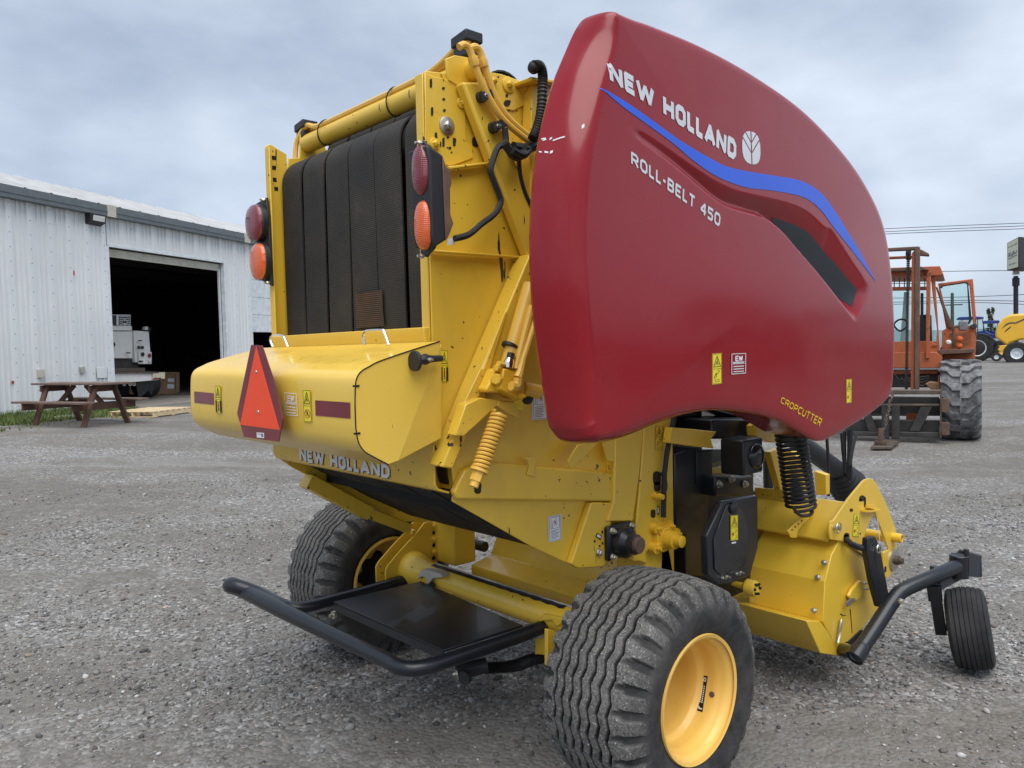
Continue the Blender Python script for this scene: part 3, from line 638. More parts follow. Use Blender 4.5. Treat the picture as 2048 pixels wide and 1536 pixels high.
for (cx_, cy_, rr, mt_) in ((1897, 685, 6.5, 'lamp_white'), (1919, 678, 7, 'orange_lens'), (1918.5, 692, 7, 'orange_lens')):
    p = K(cx_, cy_, .55); MB().lathe([(-.1, rr * .006), (0, rr * .0074), (.02, rr * .0068), (.05, rr * .004), (.055, .001)], p, -FF, 16, False).build('work_lamp', MT[mt_], fk)
kp('fender', 'rust_steel', [(1877, 700), (1950, 697), (1948, 706), (1878, 709)], .5, .6)
kp('fender_plate', OR, [(1888, 709), (1949, 706), (1948, 722), (1884, 722)], .85, .05)

# ------------------------------------------------------------------ far row: tractors, baler, sign, pole, wires, trees
def frame(px, py, z=0.):
    o = Z(z, (px, py)); f = unit(V(o[0] - CAMP[0], o[1] - CAMP[1], 0))
    return o, f, (lambda x, y, d=0: plane_hit(x, y, o + f * d, f))
def fslab(fr, name, mt, pts, d, th, par, bevel=.03, **k):
    o, f, fn = fr; return MB().prism([fn(x, y, d) for x, y in pts], f * th).build(name, MT[mt], par, bevel=bevel, **k)
def wheel(par, fr, cx, cy, R, w, d, mt_t, mt_r, rr, ax=None):
    o, f, fn = fr; c = fn(cx, cy, d); a = f if ax is None else ax
    MB().lathe([(-w / 2, rr), (-w / 2, R * .9), (-w * .35, R), (w * .35, R), (w / 2, R * .9), (w / 2, rr)], c, a, 28, False).build('tyre', MT[mt_t], par)
    MB().lathe([(-w * .5, rr * 1.0), (-w * .46, rr * .9), (-w * .2, rr * .82), (-w * .18, rr * .3), (-w * .3, rr * .28), (-w * .3, .01)], c, a, 24, False).build('rim', MT[mt_r], par)
q5 = lambda X_, Y_: (1930 + X_ / 5.297, 450 + Y_ / 5.297)
def qp(*a): return [q5(*p) for p in a]
fr = frame(1960, 722)
t1 = thing('blue_tractor', 'blue tractor with a large rear tyre parked behind the open forklift door', 'tractor', fr[0], group='blue tractors parked in the far row')
wheel(t1, fr, 1954, 696, 1.02, .6, .3, 'tyre_dark', 'trim_white', .60); MB().lathe([(-.02, .46), (0, .50), (.05, .46)], fr[2](1954, 696, .02), fr[1], 20, True).build('hub', MT['tyre_dark'], t1)
lug_tyre('tyre', fr[2](1954, 696, 2.2), fr[1], 1.0, .6, 'tyre_dark', 20, .06, t1)
wheel(t1, fr, 1900, 704, .7, .45, .3, 'tyre_dark', 'trim_white', .4)
fslab(fr, 'fender', 'black_plastic', qp((110, 1160), (180, 1145), (260, 1165), (315, 1220), (300, 1222), (240, 1190), (170, 1170), (110, 1175)), 0, .7, t1)
fslab(fr, 'fender_cover', 'tractor_blue', qp((120, 1135), (210, 1115), (270, 1150), (315, 1165), (290, 1175), (200, 1155), (120, 1155)), .3, 1.4, t1)
fslab(fr, 'cab', 'glass_green', qp((-40, 1000), (190, 1000), (205, 1125), (150, 1140), (-40, 1140)), .3, 1.5, t1, 0)
for px_a in ((180, 1000, 212, 1130), (128, 1000, 140, 1140), (-40, 1000, -28, 1140)): fslab(fr, 'cab_post', 'black_plastic', qp((px_a[0], px_a[1]), (px_a[0] + 10, px_a[1]), (px_a[2], px_a[3]), (px_a[2] - 10, px_a[3])), .26, .05, t1, 0)
fslab(fr, 'cab_roof', 'tractor_blue', qp((-90, 990), (-60, 975), (120, 968), (195, 972), (200, 990), (130, 998), (-90, 1005)), .2, 1.8, t1)
fslab(fr, 'hood', 'tractor_blue', [(1885, 664), (1930, 660), (1932, 690), (1885, 695)], .6, .9, t1)
fr2 = frame(1985, 716)
t2 = thing('blue_tractor', 'blue roofed tractor farther back, partly hidden by the yellow baler', 'tractor', fr2[0], group='blue tractors parked in the far row')
fslab(fr2, 'cab_roof', 'tractor_blue', qp((180, 1030), (200, 1015), (355, 1008), (370, 1018), (360, 1040), (190, 1045)), 0, 1.8, t2)
fslab(fr2, 'cab', 'glass_green', qp((190, 1045), (345, 1042), (335, 1170), (195, 1170)), .2, 1.5, t2, 0)
for xx in (190, 262, 338): fslab(fr2, 'cab_post', 'black_plastic', qp((xx, 1042), (xx + 9, 1042), (xx + 9, 1170), (xx, 1170)), .15, .06, t2, 0)
fslab(fr2, 'hood', 'tractor_blue', qp((200, 1120), (330, 1120), (330, 1200), (200, 1200)), .3, 1.2, t2)
wheel(t2, fr2, 1972, 697, .95, .5, .2, 'tyre_dark', 'rim_paint', .5); wheel(t2, fr2, 2000, 700, .8, .5, .2, 'tyre_dark', 'rim_paint', .4)
fr3 = frame(2036, 725)
b2 = thing('yellow_baler', 'yellow round baler with white wheel rims parked in the far row under the sign pole', 'baler', fr3[0])
sh = fslab(fr3, 'side_shield', 'far_yellow', qp((320, 1190), (322, 1130), (345, 1060), (400, 990), (470, 950), (560, 940), (700, 938), (900, 960), (960, 1060), (950, 1200), (800, 1230), (700, 1215), (590, 1215), (480, 1250), (455, 1285), (380, 1230)), 0, .35, b2, .12)
fslab(fr3, 'body', 'far_yellow', qp((420, 1010), (700, 960), (900, 980), (900, 1210), (420, 1210)), .35, 1.6, b2)
fslab(fr3, 'stripe', 'dark_vinyl', qp((390, 1100), (430, 1050), (470, 1032), (540, 1030), (640, 985), (720, 962), (640, 998), (545, 1042), (475, 1044), (435, 1064)), -.02, .02, sh, 0)
fslab(fr3, 'vent', 'decal_black', qp((415, 1140), (440, 1105), (490, 1070), (480, 1090)), -.02, .02, sh, 0)
fslab(fr3, 'pickup', 'far_yellow', qp((345, 1325), (370, 1280), (440, 1270), (480, 1340), (455, 1395), (425, 1395), (420, 1330), (380, 1340)), 0, 1.6, b2)
wheel(b2, fr3, 2033.5, 707, .78, .5, .1, 'tyre_dark', 'trim_white', .36); wheel(b2, fr3, 2033.5, 707, .78, .5, 1.9, 'tyre_dark', 'trim_white', .36)
wheel(b2, fr3, 1993, 714, .30, .2, 0, 'tyre_dark', 'trim_white', .14)
# sign on a pole
frs = frame(2032, 722); so_, sf_, sfn = frs
sg = thing('pole_sign', 'cream lightbox sign on a tall black pole behind the yellow baler', 'sign', sfn(2032, 722, 4))
MB().cyl(sfn(2032, 722, 4), sfn(2031.6, 552, 4), .16, 16).build('pole', MT['pole_black'], sg); MB().cyl(sfn(2031.8, 572, 4), sfn(2031.7, 556, 4), .24, 16).build('pole_collar', MT['pole_black'], sg)
MB().cyl(sfn(2032, 549, 4), sfn(2032, 540, 4), .24, 16, .2).build('pole_top', MT['trim_cream'], sg)
A_ = sfn(2014, 541.5, 3.2); A2 = sfn(2014, 486, 3.2); B_ = sfn(2038.5, 535, 1.5); B2 = sfn(2038.5, 473, 1.5); ex = sfn(2070, 500, 3.6) - sfn(2038.5, 500, 1.5); ex[2] = 0
mb = MB(); mb.prism([A_, B_, B2, A2], ex); bx_ = mb.build('sign_box', MT['pole_black'], sg, bevel=.03)
sn = unit(np.cross(B_ - A_, UPZ)); sn = -sn if sn @ (CAMP - A_) < 0 else sn
def SG(u, v, o=.0): 
    l_ = A_ + (A2 - A_) * v; r_ = B_ + (B2 - B_) * v; return l_ + (r_ - l_) * u + sn * o
mb = MB(); mb.grid([[SG(.06, .03, .02), SG(.94, .03, .02)], [SG(.06, .97, .02), SG(.94, .97, .02)]]); mb.build('sign_face', MT['sign_cream'], bx_, smooth=0)
mb = MB()
def scrib(u0, u1, v, h, n):
    w_ = (u1 - u0) / n
    for i in range(n):
        if n > 8 and i in (4, 10): continue
        hh_ = h * rng.uniform(.5, 1); mb.poly([SG(u0 + w_ * i, v, .035), SG(u0 + w_ * (i + .62), v, .035), SG(u0 + w_ * (i + .62), v + hh_, .035), SG(u0 + w_ * i, v + hh_, .035)])
scrib(.14, .88, .79, .055, 18); scrib(.2, .82, .16, .07, 12)
P_ = [(.16, .46), (.2, .6), (.24, .48), (.3, .62), (.36, .47), (.42, .52), (.48, .46), (.5, .6), (.56, .49), (.6, .62), (.66, .5), (.72, .54), (.78, .5), (.84, .6)]
for a, b in zip(P_[:-1], P_[1:]): mb.bar(SG(*a, .04), SG(*b, .04), .06, .02, sn)
mb.bar(SG(.15, .40, .04), SG(.85, .44, .04), .05, .02, sn); mb.build('sign_print', MT['sign_ink'], bx_, smooth=0)
# utility pole and wires across the road
up_o, up_f, upn = frame(1905, 712, 0.)
UD = 75.
def far(x, y, d=UD): return CAMP + ray(x, y) / math.hypot(*(ray(x, y)[:2])) * d
pb = far(1905, 700); pt_ = far(1904.5, 586)
pole = thing('utility_pole', 'thin grey utility pole far off, seen through the open forklift door', 'pole', (pb[0], pb[1], 0))
MB().tube([(pb[0], pb[1], 0), pt_], [.17, .12], 10).build('pole_shaft', MT['pole_wood'], pole); mb = MB(); mb.bar(pt_ + V(-.7, -.3, -1), pt_ + V(.7, .3, -1), .1, .1); mb.build('crossarm', MT['pole_wood'], pole)
wl = [((1500, 473), (1782, 457), (2090, 444.5)), ((1500, 480), (1782, 463), (2090, 450)), ((1500, 483), (1782, 467.5), (2090, 456)), ((1600, 550), (1905, 542.5), (2090, 541)), ((1600, 598), (1905, 594.5), (2090, 587)), ((1600, 612), (1905, 601, ), (2090, 604)), ((1600, 617), (1905, 605), (2090, 611))]
lb = ['topmost power line crossing the sky right of the red shield', 'second power line from the top in the sky at right', 'third power line from the top in the sky at right', 'lone power line at the height of the sign box bottom', 'upper of the power lines reaching the far utility pole', 'middle of the power lines reaching the far utility pole', 'lowest power line passing the far utility pole']
for w_, l_ in zip(wl, lb):
    P_ = spline([far(*p) for p in w_], 8); o = MB().tube(P_, .026, 5).build('power_line', MT['wire_dark']); tag(o, l_, 'power line', 'power lines over the far road')
def tree(x, y, h, r, lab, name='broadleaf_tree', n=900, group=None, z0=0, tall=.75, leaf=1):
    t = thing(name, lab, 'tree', (x, y, z0), group=group)
    mb = MB(); mb.tube([(x, y, z0 - .3), (x + .05 * h * .3, y, z0 + h * .35), (x, y + .02 * h, z0 + h * .8)], [h * .03, h * .02, h * .006], 8)
    for k in range(6):
        a = k * 2.4; zz = h * (.3 + .08 * k); mb.tube([(x, y, z0 + zz), (x + .55 * r * math.cos(a), y + .55 * r * math.sin(a), z0 + zz + .18 * h)], [h * .012, h * .004], 5)
    mb.build('trunk', MT['pole_wood'], t)
    mb = MB(); cl = [(rng.normal(0, .42) * r, rng.normal(0, .42) * r, h * (1 - tall) + rng.random() * h * tall) for _ in range(14)]
    for k in range(n):
        c = V(*cl[k % 14]); zf = (c[2] / h); p = c + rng.normal(0, .16, 3) * V(r, r, h * .45) * (1.25 - zf * .6)
        if p[2] < .08 * h and leaf == 1: continue
        p[2] = max(p[2], .05)
        p += V(x, y, z0); s_ = rng.uniform(.02, .045) * h * leaf; a = unit(rng.normal(size=3)) * s_; b = unit(rng.normal(size=3)) * s_ * .7
        mb.add([p - a, p + b, p + a, p - b], [(0, 1, 2, 3)])
    mb.build('crown', MT['leaf_dark'], t, smooth=0)
c = far(1982, 640, 300); tree(c[0], c[1], 10.8, 1.5, 'small dark tree alone on the skyline between forklift and sign', n=900)
for k in range(9):  # unseen bushes, added to darken what the shield reflects
    x, y = 6.5 + 3.1 * k, 25.5 - 1.1 * k + .8 * math.sin(k * 2.3); h_ = (2.9, 2.2, 2.7, 3.4, 2.3, 3.1, 3.8, 4.2, 3.6)[k]
    tree(x, y, h_, 2.1, ('first', 'second', 'third', 'fourth', 'fifth', 'sixth', 'seventh', 'eighth', 'last')[k] + ' dense dark bush of the unseen row added for the shield reflection, counted outward to the right', 'bush', n=520, group='unseen bushes added for the shield reflection', tall=.96, leaf=2.2)
# ------------------------------------------------------------------ the round baler
B = thing('round_baler', 'large yellow round baler with a dark red side shield standing on the gravel', 'baler', (0, 0, 0))
def zm(x0, y0, s): return lambda *a: [(x0 + p[0] / s, y0 + p[1] / s) for p in a]
z1 = zm(480, 60, 3.2); z2 = zm(800, 60, 6.4); z3b = zm(800, 280, 6.4); z4 = zm(360, 640, 3.657); z6 = zm(1050, 10, 2.695); z7 = zm(1050, 440, 2.695)
z8 = zm(840, 640, 3.657); zA = zm(1100, 800, 3.84); zB = zm(1280, 800, 3.84); zC = zm(1450, 850, 3.0125); zD = zm(1640, 940, 6.98); zE = zm(1640, 1080, 5.689)
zF = zm(740, 1020, 5.12); zG = zm(560, 960, 5.12); zH = zm(940, 500, 4.267); zI = zm(860, 1220, 7.314); zL = zm(480, 260, 3.658)
YP = 'yellow_paint'
def bp(name, mb, mt, par=None, bevel=.003, smooth=35, **k):
    return mb.build(name, [MT[q] for q in mt] if isinstance(mt, (list, tuple)) else MT[mt], par or B, bevel=bevel, smooth=smooth, **k)
def xpl(name, x, pts, th, mt=YP, par=None, bevel=.003, **k):      # plate in a plane x = const, th thick towards the machine's middle
    return bp(name, MB().prism([hit(a, b, 0, x) for a, b in pts], (-th, 0, 0)), mt, par, bevel, **k)
def ypl(name, y, pts, th, mt=YP, par=None, bevel=.003, **k):
    return bp(name, MB().prism([hit(a, b, 1, y) for a, b in pts], (0, th, 0)), mt, par, bevel, **k)
def pxs(name, x0, x1, yz, mt=YP, par=None, bevel=.003, **k):
    return bp(name, MB().prism([(x0, a, b) for a, b in yz], (x1 - x0, 0, 0)), mt, par, bevel, **k)
def bolt(p, ax, r=.011, mt='zinc', par=None, washer=0):
    ax = unit(ax); m_ = MB()
    if washer: m_.lathe([(0, washer), (.005, washer), (.006, washer * .95)], p, ax, 20)
    m_.lathe([(.0, r), (.011, r), (.013, r * .85)], V(*p) + ax * (.006 if washer else 0), ax, 6); m_.lathe([(.012, r * .55), (.024, r * .55)], p, ax, 8)
    return bp('bolt', m_, mt, par, 0)
XA = V(1, 0, 0); YA = V(0, 1, 0)
S = .63

# decals: a quad of four corners (top left, top right, bottom right, bottom left); lift() drapes it on a curved surface
class Quad:
    def __init__(s, tl, tr, br, bl, nrm, snap=None): s.c = [V(*q) for q in (tl, tr, br, bl)]; s.n = unit(nrm); s.snap = snap
    def at(s, u, v, l=0.):
        t = s.c[0] + (s.c[1] - s.c[0]) * u; b = s.c[3] + (s.c[2] - s.c[3]) * u; p = b + (t - b) * v
        if s.snap: p = s.snap(p)
        return p + s.n * (.0012 + l)
    def rect(s, mb, u0, v0, u1, v1, l=0., n=1):
        us = np.linspace(u0, u1, n + 1); vs_ = np.linspace(v0, v1, n + 1)
        mb.grid([[s.at(u, v, l) for u in us] for v in vs_])
    def line(s, mb, pts, w, l=.0006, asp=1.0, closed=False):
        s.k = (getattr(s, 'k', -1) + 1) % 7; l = l + s.k * .00005
        P = [V(p[0], p[1]) for p in pts]; P = P + [P[0]] if closed else P
        for i, (a, b) in enumerate(zip(P[:-1], P[1:])):
            d = unit((b - a) * V(asp, 1)); nn = V(-d[1] / asp, d[0]) * w / 2; e_ = d * V(1 / asp, 1) * w * .22
            m_ = max(1, int(np.linalg.norm((b - a) * V(asp, 1)) / .12)) if s.snap else 1
            a2, b2 = a - e_, b + e_
            for t in range(m_):
                q0 = a2 + (b2 - a2) * t / m_; q1 = a2 + (b2 - a2) * (t + 1) / m_
                mb.poly([s.at(*(q0 - nn), l + .00012 * (i % 3)), s.at(*(q1 - nn), l + .00012 * (i % 3)), s.at(*(q1 + nn), l + .00012 * (i % 3)), s.at(*(q0 + nn), l + .00012 * (i % 3))])
def warning(name, q, par, low='hand', asp=.34, base='decal_yellow'):
    mb = MB(); q.rect(mb, 0, 0, 1, 1, 0, 2); mb.mat(1); L = lambda pts, w=.014, **k: q.line(mb, pts, w, asp=asp, **k)
    L([(.05, .02), (.95, .02), (.95, .98), (.05, .98)], .012, closed=True); L([(.05, .50), (.95, .50)], .012)
    L([(.14, .57), (.86, .57), (.5, .92)], .02, closed=True); L([(.35, .63), (.5, .74), (.62, .63)], .025); L([(.5, .74), (.52, .82)], .018)
    if low == 'hook': L([(.30, .30), (.62, .36), (.75, .44), (.6, .46), (.52, .42)]); L([(.2, .2), (.45, .26), (.4, .38), (.3, .3), (.2, .2)]); L([(.3, .08), (.7, .08), (.7, .15), (.3, .15)], .012, closed=True)
    elif low == 'arrows':
        L([(.62, .44), (.75, .40), (.68, .33), (.6, .32), (.62, .28)]); L([(.62, .22), (.78, .17), (.7, .08), (.58, .08)]); mb.mat(2); L([(.2, .25), (.42, .25)], .06); L([(.3, .18), (.32, .33)], .04)
    elif low == 'man':
        L([(.12, .06), (.12, .44)], .10); L([(.88, .06), (.88, .44)], .10); L([(.5, .38), (.5, .42)], .05); L([(.42, .08), (.45, .22)], .03); L([(.58, .08), (.55, .22)], .03); mb.mat(2); L([(.5, .22), (.5, .34)], .07)
    else: mb.mat(2); L([(.5 + .32 * math.cos(t), .26 + .13 * math.sin(t)) for t in np.linspace(0, 2 * PI, 13)[:-1]], .022, closed=True); L([(.28, .35), (.72, .17)], .022); mb.mat(1); L([(.4, .2), (.5, .33), (.6, .2)], .03)
    return bp(name, mb, [base, 'decal_black', 'decal_red'], par, 0, 0)
GL = {'N': (.72, [[(0, 0), (0, 1)], [(0, 1), (1, 0)], [(1, 0), (1, 1)]]), 'E': (.58, [[(1, 1), (0, 1), (0, 0), (1, 0)], [(0, .5), (.85, .5)]]), 'W': (1.02, [[(0, 1), (.22, 0), (.5, .9), (.78, 0), (1, 1)]]),
      'H': (.68, [[(0, 0), (0, 1)], [(1, 0), (1, 1)], [(0, .5), (1, .5)]]), 'O': (.66, [[(.25, 0), (0, .2), (0, .8), (.25, 1), (.75, 1), (1, .8), (1, .2), (.75, 0), (.25, 0)]]), 'L': (.5, [[(0, 1), (0, 0), (1, 0)]]),
      'A': (.76, [[(0, 0), (.5, 1), (1, 0)], [(.2, .3), (.8, .3)]]), 'D': (.66, [[(0, 0), (0, 1), (.7, 1), (1, .75), (1, .25), (.7, 0), (0, 0)]]), 'R': (.66, [[(0, 0), (0, 1), (.75, 1), (1, .85), (1, .6), (.75, .45), (0, .45)], [(.5, .45), (1, 0)]]),
      'B': (.64, [[(0, 0), (0, 1), (.75, 1), (.95, .88), (.95, .62), (.75, .52), (0, .52)], [(.75, .52), (1, .4), (1, .12), (.75, 0), (0, 0)]]), 'T': (.62, [[(0, 1), (1, 1)], [(.5, 1), (.5, 0)]]), 'C': (.62, [[(1, 1), (.25, 1), (0, .8), (0, .2), (.25, 0), (1, 0)]]),
      'P': (.62, [[(0, 0), (0, 1), (.75, 1), (1, .85), (1, .58), (.75, .42), (0, .42)]]), 'U': (.64, [[(0, 1), (0, .2), (.25, 0), (.75, 0), (1, .2), (1, 1)]]), '-': (.32, [[(0, .5), (1, .5)]]), '4': (.62, [[(.75, 0), (.75, 1)], [(.75, 1), (0, .4), (0, .3), (1, .3)]]),
      '5': (.6, [[(1, 1), (0, 1), (0, .55), (.75, .55), (1, .42), (1, .14), (.75, 0), (0, 0)]]), '0': (.66, [[(.2, 0), (0, .2), (0, .8), (.2, 1), (.8, 1), (1, .8), (1, .2), (.8, 0), (.2, 0)]])}
def lettering(mb, q, txt, w, asp, gap=.2, chip=0, space=.38, only=None):
    nw = 0; ws = [space if c == ' ' else GL[c][0] for c in txt]; tot = sum(ws) + gap * (len(txt) - 1); x = 0.; A_ = np.linalg.norm(q.c[1] - q.c[0]) / np.linalg.norm(q.c[3] - q.c[0]); wu = w * tot / A_
    for c, cw in zip(txt, ws):
        if c != ' ' and (only is None or nw == only):
            for pl in GL[c][1]:
                hw = w / 2; q.line(mb, [((x + wu / 2 + p[0] * (cw - wu)) / tot, hw + p[1] * (1 - w)) for p in pl], w, asp=A_)
        x += cw + gap; nw += c in ' -'

# -- tailgate: side panels, posts, crossbeams
SY = lambda *p: [tuple(hit(a, b, 0, S)[1:]) for a, b in p]
low_r = SY((905, 1003), (1063, 1093), (1150, 1134), (1215, 1130))
prof_r = [(-.762, 2.70), (-.762, 1.40), (-.70, 1.37), (-.685, 1.26)] + low_r + [(.24, 1.0), (.24, 2.74), (-.25, 2.745), (-.62, 2.72)]
pr = pxs('side_panel', S, S - .008, prof_r)
prof_l = [(-.765, 2.70), (-.74, 2.715), (-.66, 2.68), (-.655, 2.60), (-.60, 2.60), (-.3, 2.6), (.3, 2.6), (.3, 1.0)] + low_r[::-1] + [(-.765, 1.25)]
pl_ = pxs('side_panel', -S, -S + .008, prof_l)
def holes(name, x, lst, par):  # holes are dark inlays, the shade inside put into their colour
    mb = MB()
    for cx, cy, hw, hh in lst:
        n = 12; pts = []
        for k in range(n):
            a = 2 * PI * k / n; pts.append((cx + hw * math.cos(a), cy + (hh - hw if hh > hw else 0) * (1 if math.sin(a) > .01 else -1 if math.sin(a) < -.01 else 0) + hw * math.sin(a)))
        mb.prism([hit(a, b, 0, x) for a, b in pts], (-.002, 0, 0))
    return bp(name, mb, 'hole_shade', par, 0)
pxs('post_flange', S - .0085, S - .052, [(-.768, 2.695), (-.768, 1.70), (-.760, 1.70), (-.760, 2.695)]); pxs('post_flange', -S + .0085, -S + .05, [(-.768, 2.69), (-.768, 1.3), (-.760, 1.3), (-.760, 2.69)])
mb = MB()
for (a, b, hs) in ((247, 203, 2.4), (249, 276, 2.4), (254, 364, 2.4), (265, 430, 2.4)):
    q_ = z_ = zL((a, b))[0]; c = hit(q_[0], q_[1], 0, -S + .009); mb.box(c - V(.001, .009, .009), c + V(.001, .009, .009))
bp('square_hole', mb, 'dark_gap', pl_, 0)
# crop-stained lug that carries the cross tube at the left
pxs('tube_lug', -S + .009, -S + .02, [(-.66, 2.60), (-.655, 2.66), (-.60, 2.67), (-.59, 2.80), (-.545, 2.815), (-.48, 2.78), (-.42, 2.66), (-.40, 2.60)])
xpl('tube_lug', S + .012, z2((590, 365), (700, 320), (860, 345), (985, 380), (1010, 640), (870, 690), (790, 740), (620, 640)), .012)
TB = V(0, -.555, 2.742)
bp('cross_tube', MB().lathe([(-S + .02, .042), (S + .055, .042), (S + .055, .036), (S - .1, .036)], (0, TB[1], TB[2]), XA, 24, False), YP, bevel=0); bp('tube_end_shade', MB().cyl((S - .05, TB[1], TB[2]), (S - .045, TB[1], TB[2]), .0365, 20), 'dark_gap', bevel=0)  # near-black disc stands for the shade inside the open tube end
mb = MB()
for dy, dz in ((-.018, .05), (.014, .054)):
    mb.tube(spline([(-S - .02, TB[1] + dy - .03, TB[2] - .10), (-S - .015, TB[1] + dy - .02, TB[2] + .01), (-S + .05, TB[1] + dy, TB[2] + .075), (-S + .16, TB[1] + dy, TB[2] + dz), (-.2, TB[1] + dy + .004, TB[2] + dz), (.3, TB[1] + dy, TB[2] + dz), (S - .18, TB[1] + dy, TB[2] + dz + .012), (S - .06, TB[1] + dy, TB[2] + .095), (S + .015, TB[1] + dy, TB[2] + .105)], 8), .0125, 8)
bp('hydraulic_line', mb, 'pale_yellow_paint', bevel=0)
for x_ in (-.42, .15): mb = MB(); mb.tube([(x_ + .012 * math.sin(t), TB[1] - .002 + .047 * math.cos(t), TB[2] + .012 + .056 * math.sin(t)) for t in np.linspace(0, 2 * PI, 20)[:-1]], .003, 5, False, True); bp('cable_tie', mb, 'hose_black', bevel=0)
for x_ in (-S + .01, S - .02):
    p = V(x_, TB[1] - .0, TB[2] + (.115 if x_ > 0 else .082)); bp('hose_clamp', MB().obox(p, [V(.045, 0, .006), V(0, .04, 0), V(0, 0, .018)]).obox(p + V(0, 0, -.045), [V(.035, 0, 0), V(0, .035, 0), V(0, 0, .02)]), 'black_plastic', bevel=.004)
# plates, ledges and bolts on the upper right side
p1_ = xpl('slotted_plate', S + .007, z2((318, 545), (420, 590), (640, 640), (760, 720), (838, 800), (846, 1430), (930, 1480), (940, 1640), (650, 1745), (335, 1640)), .006)
holes('slot_holes', S + .009, [(q[0], q[1], w_, h_) for q, w_, h_ in zip(z2((398, 680), (413, 1040), (462, 1360), (558, 745), (562, 885), (570, 1027), (615, 1372), (640, 1510), (558, 1435), (697, 1432), (520, 1460)), (2.3, 2.3, 2.4, 2.8, 2.7, 2.8, 2.6, 2.7, 2.2, 2.8, 1.5), (9, 8.5, 8, 2.8, 2.7, 2.8, 2.6, 2.7, 9, 8.5, 5))], p1_)
holes('keyhole', S + .0015, [(a[0], a[1], w_, h_) for a, w_, h_ in zip(z2((975, 1430), (1045, 1435)), (8.2, 2.5), (11, 2.5))], pr)
p2_ = xpl('hub_plate', S + .007, z2((1110, 530), (1290, 560), (1640, 680), (1665, 930), (1450, 1035), (1300, 1005), (1190, 850)), .006)
holes('slot_holes', S + .009, [(a[0], a[1], w_, h_) for a, w_, h_ in zip(z2((1370, 838), (1372, 935)), (2.6, 6.5), (3.2, 4.5))], p2_)
for (a, b, r_, w_, mt_, xo) in ((785, 935, .011, .020, 'yellow_clean', .008), (597, 1228, .015, .032, 'zinc', .008), (1195, 655, .012, 0, 'yellow_clean', .008), (1385, 703, .013, .030, 'yellow_clean', .008), (1580, 755, .012, .018, 'yellow_clean', .008), (440, 1458, .012, .02, 'yellow_clean', .008)):
    q_ = z2((a, b))[0]; bolt(hit(q_[0], q_[1], 0, S + xo), XA, r_, mt_, pr, w_)
xpl('stiffener', S + .035, z1((1335, 872), (1600, 842), (1606, 856), (1345, 892)), .03); xpl('stiffener', S + .03, z1((1230, 1405), (1880, 1452), (1880, 1466), (1230, 1420)), .026)
xpl('diagonal_tube', S + .06, z1((1425, 330), (1560, 330), (1930, 1250), (1930, 1640), (1850, 1450)), .05, bevel=.01)
# front panel behind the seam at the top
xpl('front_panel', S + .055, [(1066, 156), (1130, 162), (1130, 560), (1060, 560), (1060, 300)], .05); xpl('panel_flange', S + .10, [(1062, 153), (1130, 162), (1130, 168), (1064, 161)], .10)
# hoses on the diagonal tube
mb = MB(); hx_ = S + .09
for pth, fit in (([(918, 94), (926, 89.5), (935, 93), (942, 106), (950, 130), (960, 158), (978, 196), (1003, 235), (1035, 265), (1078, 296)], (944, 113, 950, 132)), ([(938, 97), (950, 94), (960, 102), (968, 128), (980, 165), (993, 200), (1013, 232), (1040, 258), (1080, 290)], (963, 116, 968, 134))):
    mb.tube(spline([hit(a, b, 0, hx_) for a, b in pth], 7), .0125, 10); a, b, c, d = fit
    mb.tube([hit(a, b, 0, hx_), hit((a + c) / 2, (b + d) / 2, 0, hx_), hit(c, d, 0, hx_)], [.0165, .019, .017], 8)
bp('hydraulic_hose', mb, 'pale_yellow_paint', bevel=0)
for (a, b, c, d) in ((963, 194, 988, 186), (987, 255, 1012, 244)):
    m_ = MB(); p = hit(a, b, 0, hx_ - .02); m_.lathe([(-.012, .02), (.010, .02), (.012, .016)], p, XA, 14); m_.bar(hit(a, b, 0, hx_), hit(c, d, 0, hx_), .012, .03); bp('hose_clip', m_, 'black_plastic', bevel=0); bolt(p + XA * .014, XA, .009, 'zinc')
mb = MB(); path = spline([hit(a, b, 0, S + .13) for a, b in z2((1715, 470), (1760, 455), (1800, 475), (1825, 560), (1825, 700), (1810, 1000), (1770, 1220), (1700, 1390))], 12)
r_ = .0185 + .0016 * np.where(np.arange(len(path)) % 2 == 0, 1, -1); mb.tube(path, r_, 10); q_ = z2((1712, 480))[0]; mb.sphere(hit(*q_, 0, S + .12), .024, 10, 7); mb.cyl(hit(*z2((1725, 400))[0], 0, S + .12), hit(*z2((1722, 450))[0], 0, S + .12), .012, 8); bp('corrugated_conduit', mb, 'hose_black', bevel=0)
mb = MB(); mb.tube(spline([hit(a, b, 0, S + .10) for a, b in z3b((1340, -150), (1355, -10), (1330, 55), (1260, 90), (1215, 180), (1165, 340), (1165, 420), (1215, 560), (1270, 700), (1290, 790), (1245, 900), (1180, 975), (1050, 1070), (880, 1210), (700, 1262))], 6), .0115, 8)
mb.tube(spline([hit(a, b, 0, S + .06) for a, b in z3b((1520, 230), (1540, 460), (1600, 680), (1700, 900))], 8), .009, 8)
mb.tube(spline([hit(a, b, 0, S + .12) for a, b in z3b((1340, 40), (1400, 130), (1450, 200), (1520, 215), (1600, 160))], 8), .016, 8); mb.tube(spline([hit(a, b, 0, S + .14) for a, b in z3b((1440, 130), (1520, 180), (1590, 190), (1640, 130), (1600, 100))], 8), .014, 8); mb.tube(spline([hit(a, b, 0, S + .10) for a, b in z3b((1450, 90), (1600, 110), (1750, 60), (1800, 20))], 8), .02, 8)
bp('wiring_harness', mb, 'hose_black', bevel=0)
q_ = z3b((625, 1265), (700, 1245), (700, 1335), (612, 1345)); xpl('wire_tag', S + .09, q_, .003, 'decal_white', None, 0)
